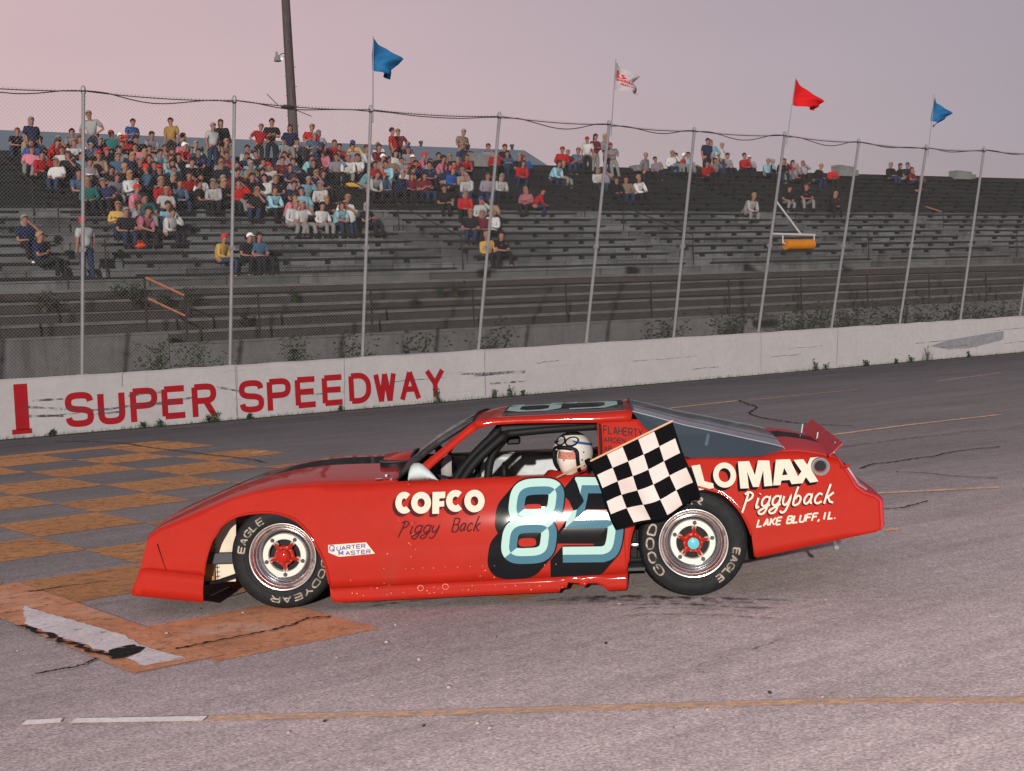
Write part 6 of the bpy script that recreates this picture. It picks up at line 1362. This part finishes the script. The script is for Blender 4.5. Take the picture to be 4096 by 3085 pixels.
# gloved hands: palm, four bent fingers of different length and a thumb closed on the stick
for wr, dirv, sx in ((dr((1.80, .16, .72)), Vector((.25, -.55, .25)).normalized(), 1), (dr((1.92, .20, .70)), Vector((-.5, -.3, .1)).normalized(), -1)):
    sidev = dirv.cross(Vector((0, 0, 1))).normalized(); upv = sidev.cross(dirv)
    Vh = [wr, wr + dirv * .05]; Eh = [(0, 1)]; Rh = [.028, .034]
    for q, (o_s, ln) in enumerate(((-.030, .62), (-.010, .72), (.010, .68), (.030, .54))):
        a = wr + dirv * .085 + sidev * o_s; c = a + dirv * .032 * ln * 1.4 - upv * .004; d = c - upv * .030 * ln + dirv * .008; e_ = d - upv * .006 - dirv * .024 * ln
        i = len(Vh); Vh += [a, c, d, e_]; Eh += [(1, i), (i, i + 1), (i + 1, i + 2), (i + 2, i + 3)]; Rh += [.011, .0095, .009, .008]
    i = len(Vh); Vh += [wr + dirv * .04 + sidev * .038 * sx, wr + dirv * .075 + sidev * .045 * sx - upv * .02, wr + dirv * .095 + sidev * .02 * sx - upv * .03]; Eh += [(1, i), (i, i + 1), (i + 1, i + 2)]; Rh += [.012, .011, .009]
    me = skin_mesh('glove', Vh, Eh, Rh, 1); me.materials.clear(); me.materials.append(SEATM); o = bpy.data.objects.new('glove', me); COL.objects.link(o); o.parent = drv
def dpart(b, name, m, **k): return b.build(name, m, drv, **k)
# helmet shell: an egg with the face opening left out
b = MB(); nu, nv = 44, 30; vs = []
for i in range(nv + 1):
    p = PI * i / nv
    for j in range(nu):
        t = 2 * PI * j / nu; x, y, z = math.sin(p) * math.cos(t), math.sin(p) * math.sin(t), math.cos(p)
        vs.append((x * .128, y * .150 + .012, z * .142 + .008))
def is_open(x, y, z): return y < -.02 and abs(x) < .082 and z < .052 - .3 * x * x / .01 * .1 or (z < -.095)
fs = []
for i in range(nv):
    for j in range(nu):
        f = (i * nu + j, (i + 1) * nu + j, (i + 1) * nu + (j + 1) % nu, i * nu + (j + 1) % nu)
        c = [sum(vs[q][k] for q in f) / 4 for k in range(3)]
        if not is_open(*c): fs.append(f)
b.add([hp(*v) for v in vs], fs); dpart(b, 'helmet_shell', HELM, smooth=True, solid=.008)
def on_shell(x, z, k=1.0):
    q = 1 - (x / .128) ** 2 - ((z - .008) / .142) ** 2
    return hp(x * k, -.150 * math.sqrt(max(q, 0.02)) * k + .012, z)
edge = [(-.074, -.098), (-.084, -.06), (-.086, .0), (-.080, .036), (-.056, .054), (0, .060), (.056, .054), (.080, .036), (.086, .0), (.084, -.06), (.074, -.098)]
b = MB(); b.tube([on_shell(p.x, p.y, 1.0) for p in smoothline([(x, z, 0) for x, z in edge], 4)], .0135, 8); dpart(b, 'helmet_trim', DARK, smooth=True)
# balaclava with its eye opening, the face behind it
b = MB(); vs = []; nu, nv = 36, 26
for i in range(nv + 1):
    p = PI * i / nv
    for j in range(nu):
        t = 2 * PI * j / nu; x, y, z = math.sin(p) * math.cos(t), math.sin(p) * math.sin(t), math.cos(p)
        ch = max(0, -z) ; vs.append((x * .088 * (1 - .22 * ch), y * .118 - .006, z * .130 - .018 - .008 * ch))
def eyeslot(c): return c[1] < -.03 and -.026 < c[2] < .030 and abs(c[0]) < .062
fs = []
for i in range(nv):
    for j in range(nu):
        f = (i * nu + j, (i + 1) * nu + j, (i + 1) * nu + (j + 1) % nu, i * nu + (j + 1) % nu); c = [sum(vs[q][k] for q in f) / 4 for k in range(3)]
        if not eyeslot(c): fs.append(f)
b.add([hp(*v) for v in vs], fs); dpart(b, 'balaclava', BALAC, smooth=True, solid=.004)
b = MB(); b.ball(hp(0, -.004, -.010), .10, 26, 18, 0, (.83, 1.11, 1.18), HR); b.ball(hp(0, -.118, -.016), .014, 10, 8, 0, (.75, 1.0, 1.5), HR)
b.tube([hp(-.050, -.099, .016), hp(-.030, -.108, .021), hp(-.012, -.112, .016)], .004, 6); b.tube([hp(.050, -.099, .016), hp(.030, -.108, .021), hp(.012, -.112, .016)], .004, 6)
dpart(b, 'face', FACE, smooth=True)
b = MB()
for sx in (-.031, .031): b.ball(hp(sx, -.105, .004), .0085, 10, 6, 0, (1.2, .6, .75), HR)
dpart(b, 'eye', mat('eye_white', (.34, .26, .24), .4), smooth=True)
b = MB()
for sx in (-.031, .031): b.ball(hp(sx, -.1105, .004), .0042, 8, 6, 0, (1, .5, 1), HR)
dpart(b, 'pupil', EYE, smooth=True)
# goggles pushed up on the brow, blue banded strap
for sx in (-1, 1):
    b = MB(); b.tube([on_shell(.037 * sx + .034 * math.cos(a), .098 + .026 * math.sin(a), 1.06) for a in [2 * PI * i / 20 for i in range(21)]], .0065, 6); dpart(b, 'goggle_frame', DARK, smooth=True)
    b = MB(); c0 = on_shell(.037 * sx, .098, 1.09); b.add([c0] + [on_shell(.037 * sx + .032 * math.cos(a), .098 + .024 * math.sin(a), 1.06) for a in [2 * PI * i / 20 for i in range(20)]], [(0, i + 1, (i + 1) % 20 + 1) for i in range(20)]); dpart(b, 'goggle_lens', GOG, smooth=True)
b = MB(); rows = []
for i in range(13):
    a = R(-62) + R(120) * i / 12; zz = .092 - .045 * i / 12; r_ = math.sqrt(max(.02, 1 - ((zz - .008) / .142) ** 2))
    rows.append([hp(math.cos(a) * .132 * r_, math.sin(a) * .155 * r_ + .012, zz - .017), hp(math.cos(a) * .132 * r_ * .99, math.sin(a) * .155 * r_ + .012, zz + .017)])
b.grid(rows); dpart(b, 'goggle_strap', HBLUE, smooth=True, solid=.003)
b = MB(); rows = []
for i in range(9):
    a = R(-118) - R(60) * i / 8; zz = .085 - .02 * i / 8; r_ = math.sqrt(max(.02, 1 - ((zz - .008) / .142) ** 2))
    rows.append([hp(math.cos(a) * .132 * r_, math.sin(a) * .155 * r_ + .012, zz - .015), hp(math.cos(a) * .132 * r_, math.sin(a) * .155 * r_ + .012, zz + .015)])
b.grid(rows); dpart(b, 'goggle_strap', SEATM, smooth=True, solid=.003)
b = MB()
for x, z in ((.104, -.02), (.110, .03), (.105, -.06)): b.ball(on_shell(x, z, 1.03), .006, 6, 4)
dpart(b, 'helmet_snap', DARK)

# flag
P0, P1, P2 = Vector((1.835, .10, .795)), Vector((2.018, -.08, .897)), Vector((2.560, -.30, 1.158))
P1 = Vector((2.020, -.085, .898)); P2 = Vector((2.539, -.30, 1.151)); P0 = P1 + (P1 - P2) * .40
FO = P1.copy(); fg = thing('chequered_flag', 'black and white chequered flag on a wooden stick held out of the car window', 'flag', CM @ FO, CAR_ROT)
b = MB(); b.tube([P0 - FO, P1 - FO, P2 - FO + (P2 - P1) * .01], .0065, 8); b.build('stick', STICK, fg, smooth=True)
C0, C1, C2, C3 = P1, P2, Vector((2.692, -.26, .659)), Vector((2.173, -.12, .463))
def fl_pt(u, v):
    a = C0.lerp(C1, u); c = C3.lerp(C2, u); p = a.lerp(c, v)
    s_ = .034 * math.sin(7 * u + 1.5 * v + .5) * v + .020 * math.sin(13 * u - 3 * v) * v * v + .012 * math.sin(9 * v + 4 * u) * v
    p = p + Vector((.012 * math.sin(6 * v + 3 * u) * v, -.02 * v + s_ * 1.3, -.012 * math.sin(PI * u) * v + .010 * math.sin(8 * u) * v))
    return p - FO
b = MB(); K = 5; sub_ = 5; e = .045; us = [0]
def lin(n0, n1, k): return [n0 + (n1 - n0) * i / k for i in range(k)]
g_ = [0.0, .028]; 
for i in range(K): g_ += [.028 + (1 - .056) * (i + (j + 1) / sub_) / K for j in range(sub_)]
g_ += [1.0]
h_ = [0.0, .018]
for i in range(K): h_ += [.018 + (1 - .046) * (i + (j + 1) / sub_) / K for j in range(sub_)]
h_ += [1.0]
n_ = len(g_)
b.v = [tuple(fl_pt(u, v)) for v in h_ for u in g_]
for r_ in range(n_ - 1):
    for c_ in range(n_ - 1):
        b.f.append((r_ * n_ + c_, r_ * n_ + c_ + 1, (r_ + 1) * n_ + c_ + 1, (r_ + 1) * n_ + c_))
        if r_ in (0, n_ - 2) or c_ in (0, n_ - 2): b.m.append(0)
        else: b.m.append(((r_ - 1) // sub_ + (c_ - 1) // sub_) % 2)
b.build('cloth', [CHB, CHW], fg, smooth=True, solid=.0015)
b = MB(); b.tube([P1 - FO - (P2 - P1) * .03, P1 - FO + (P2 - P1) * .02], .022, 8); b.build('knot', CHB, fg, smooth=True)
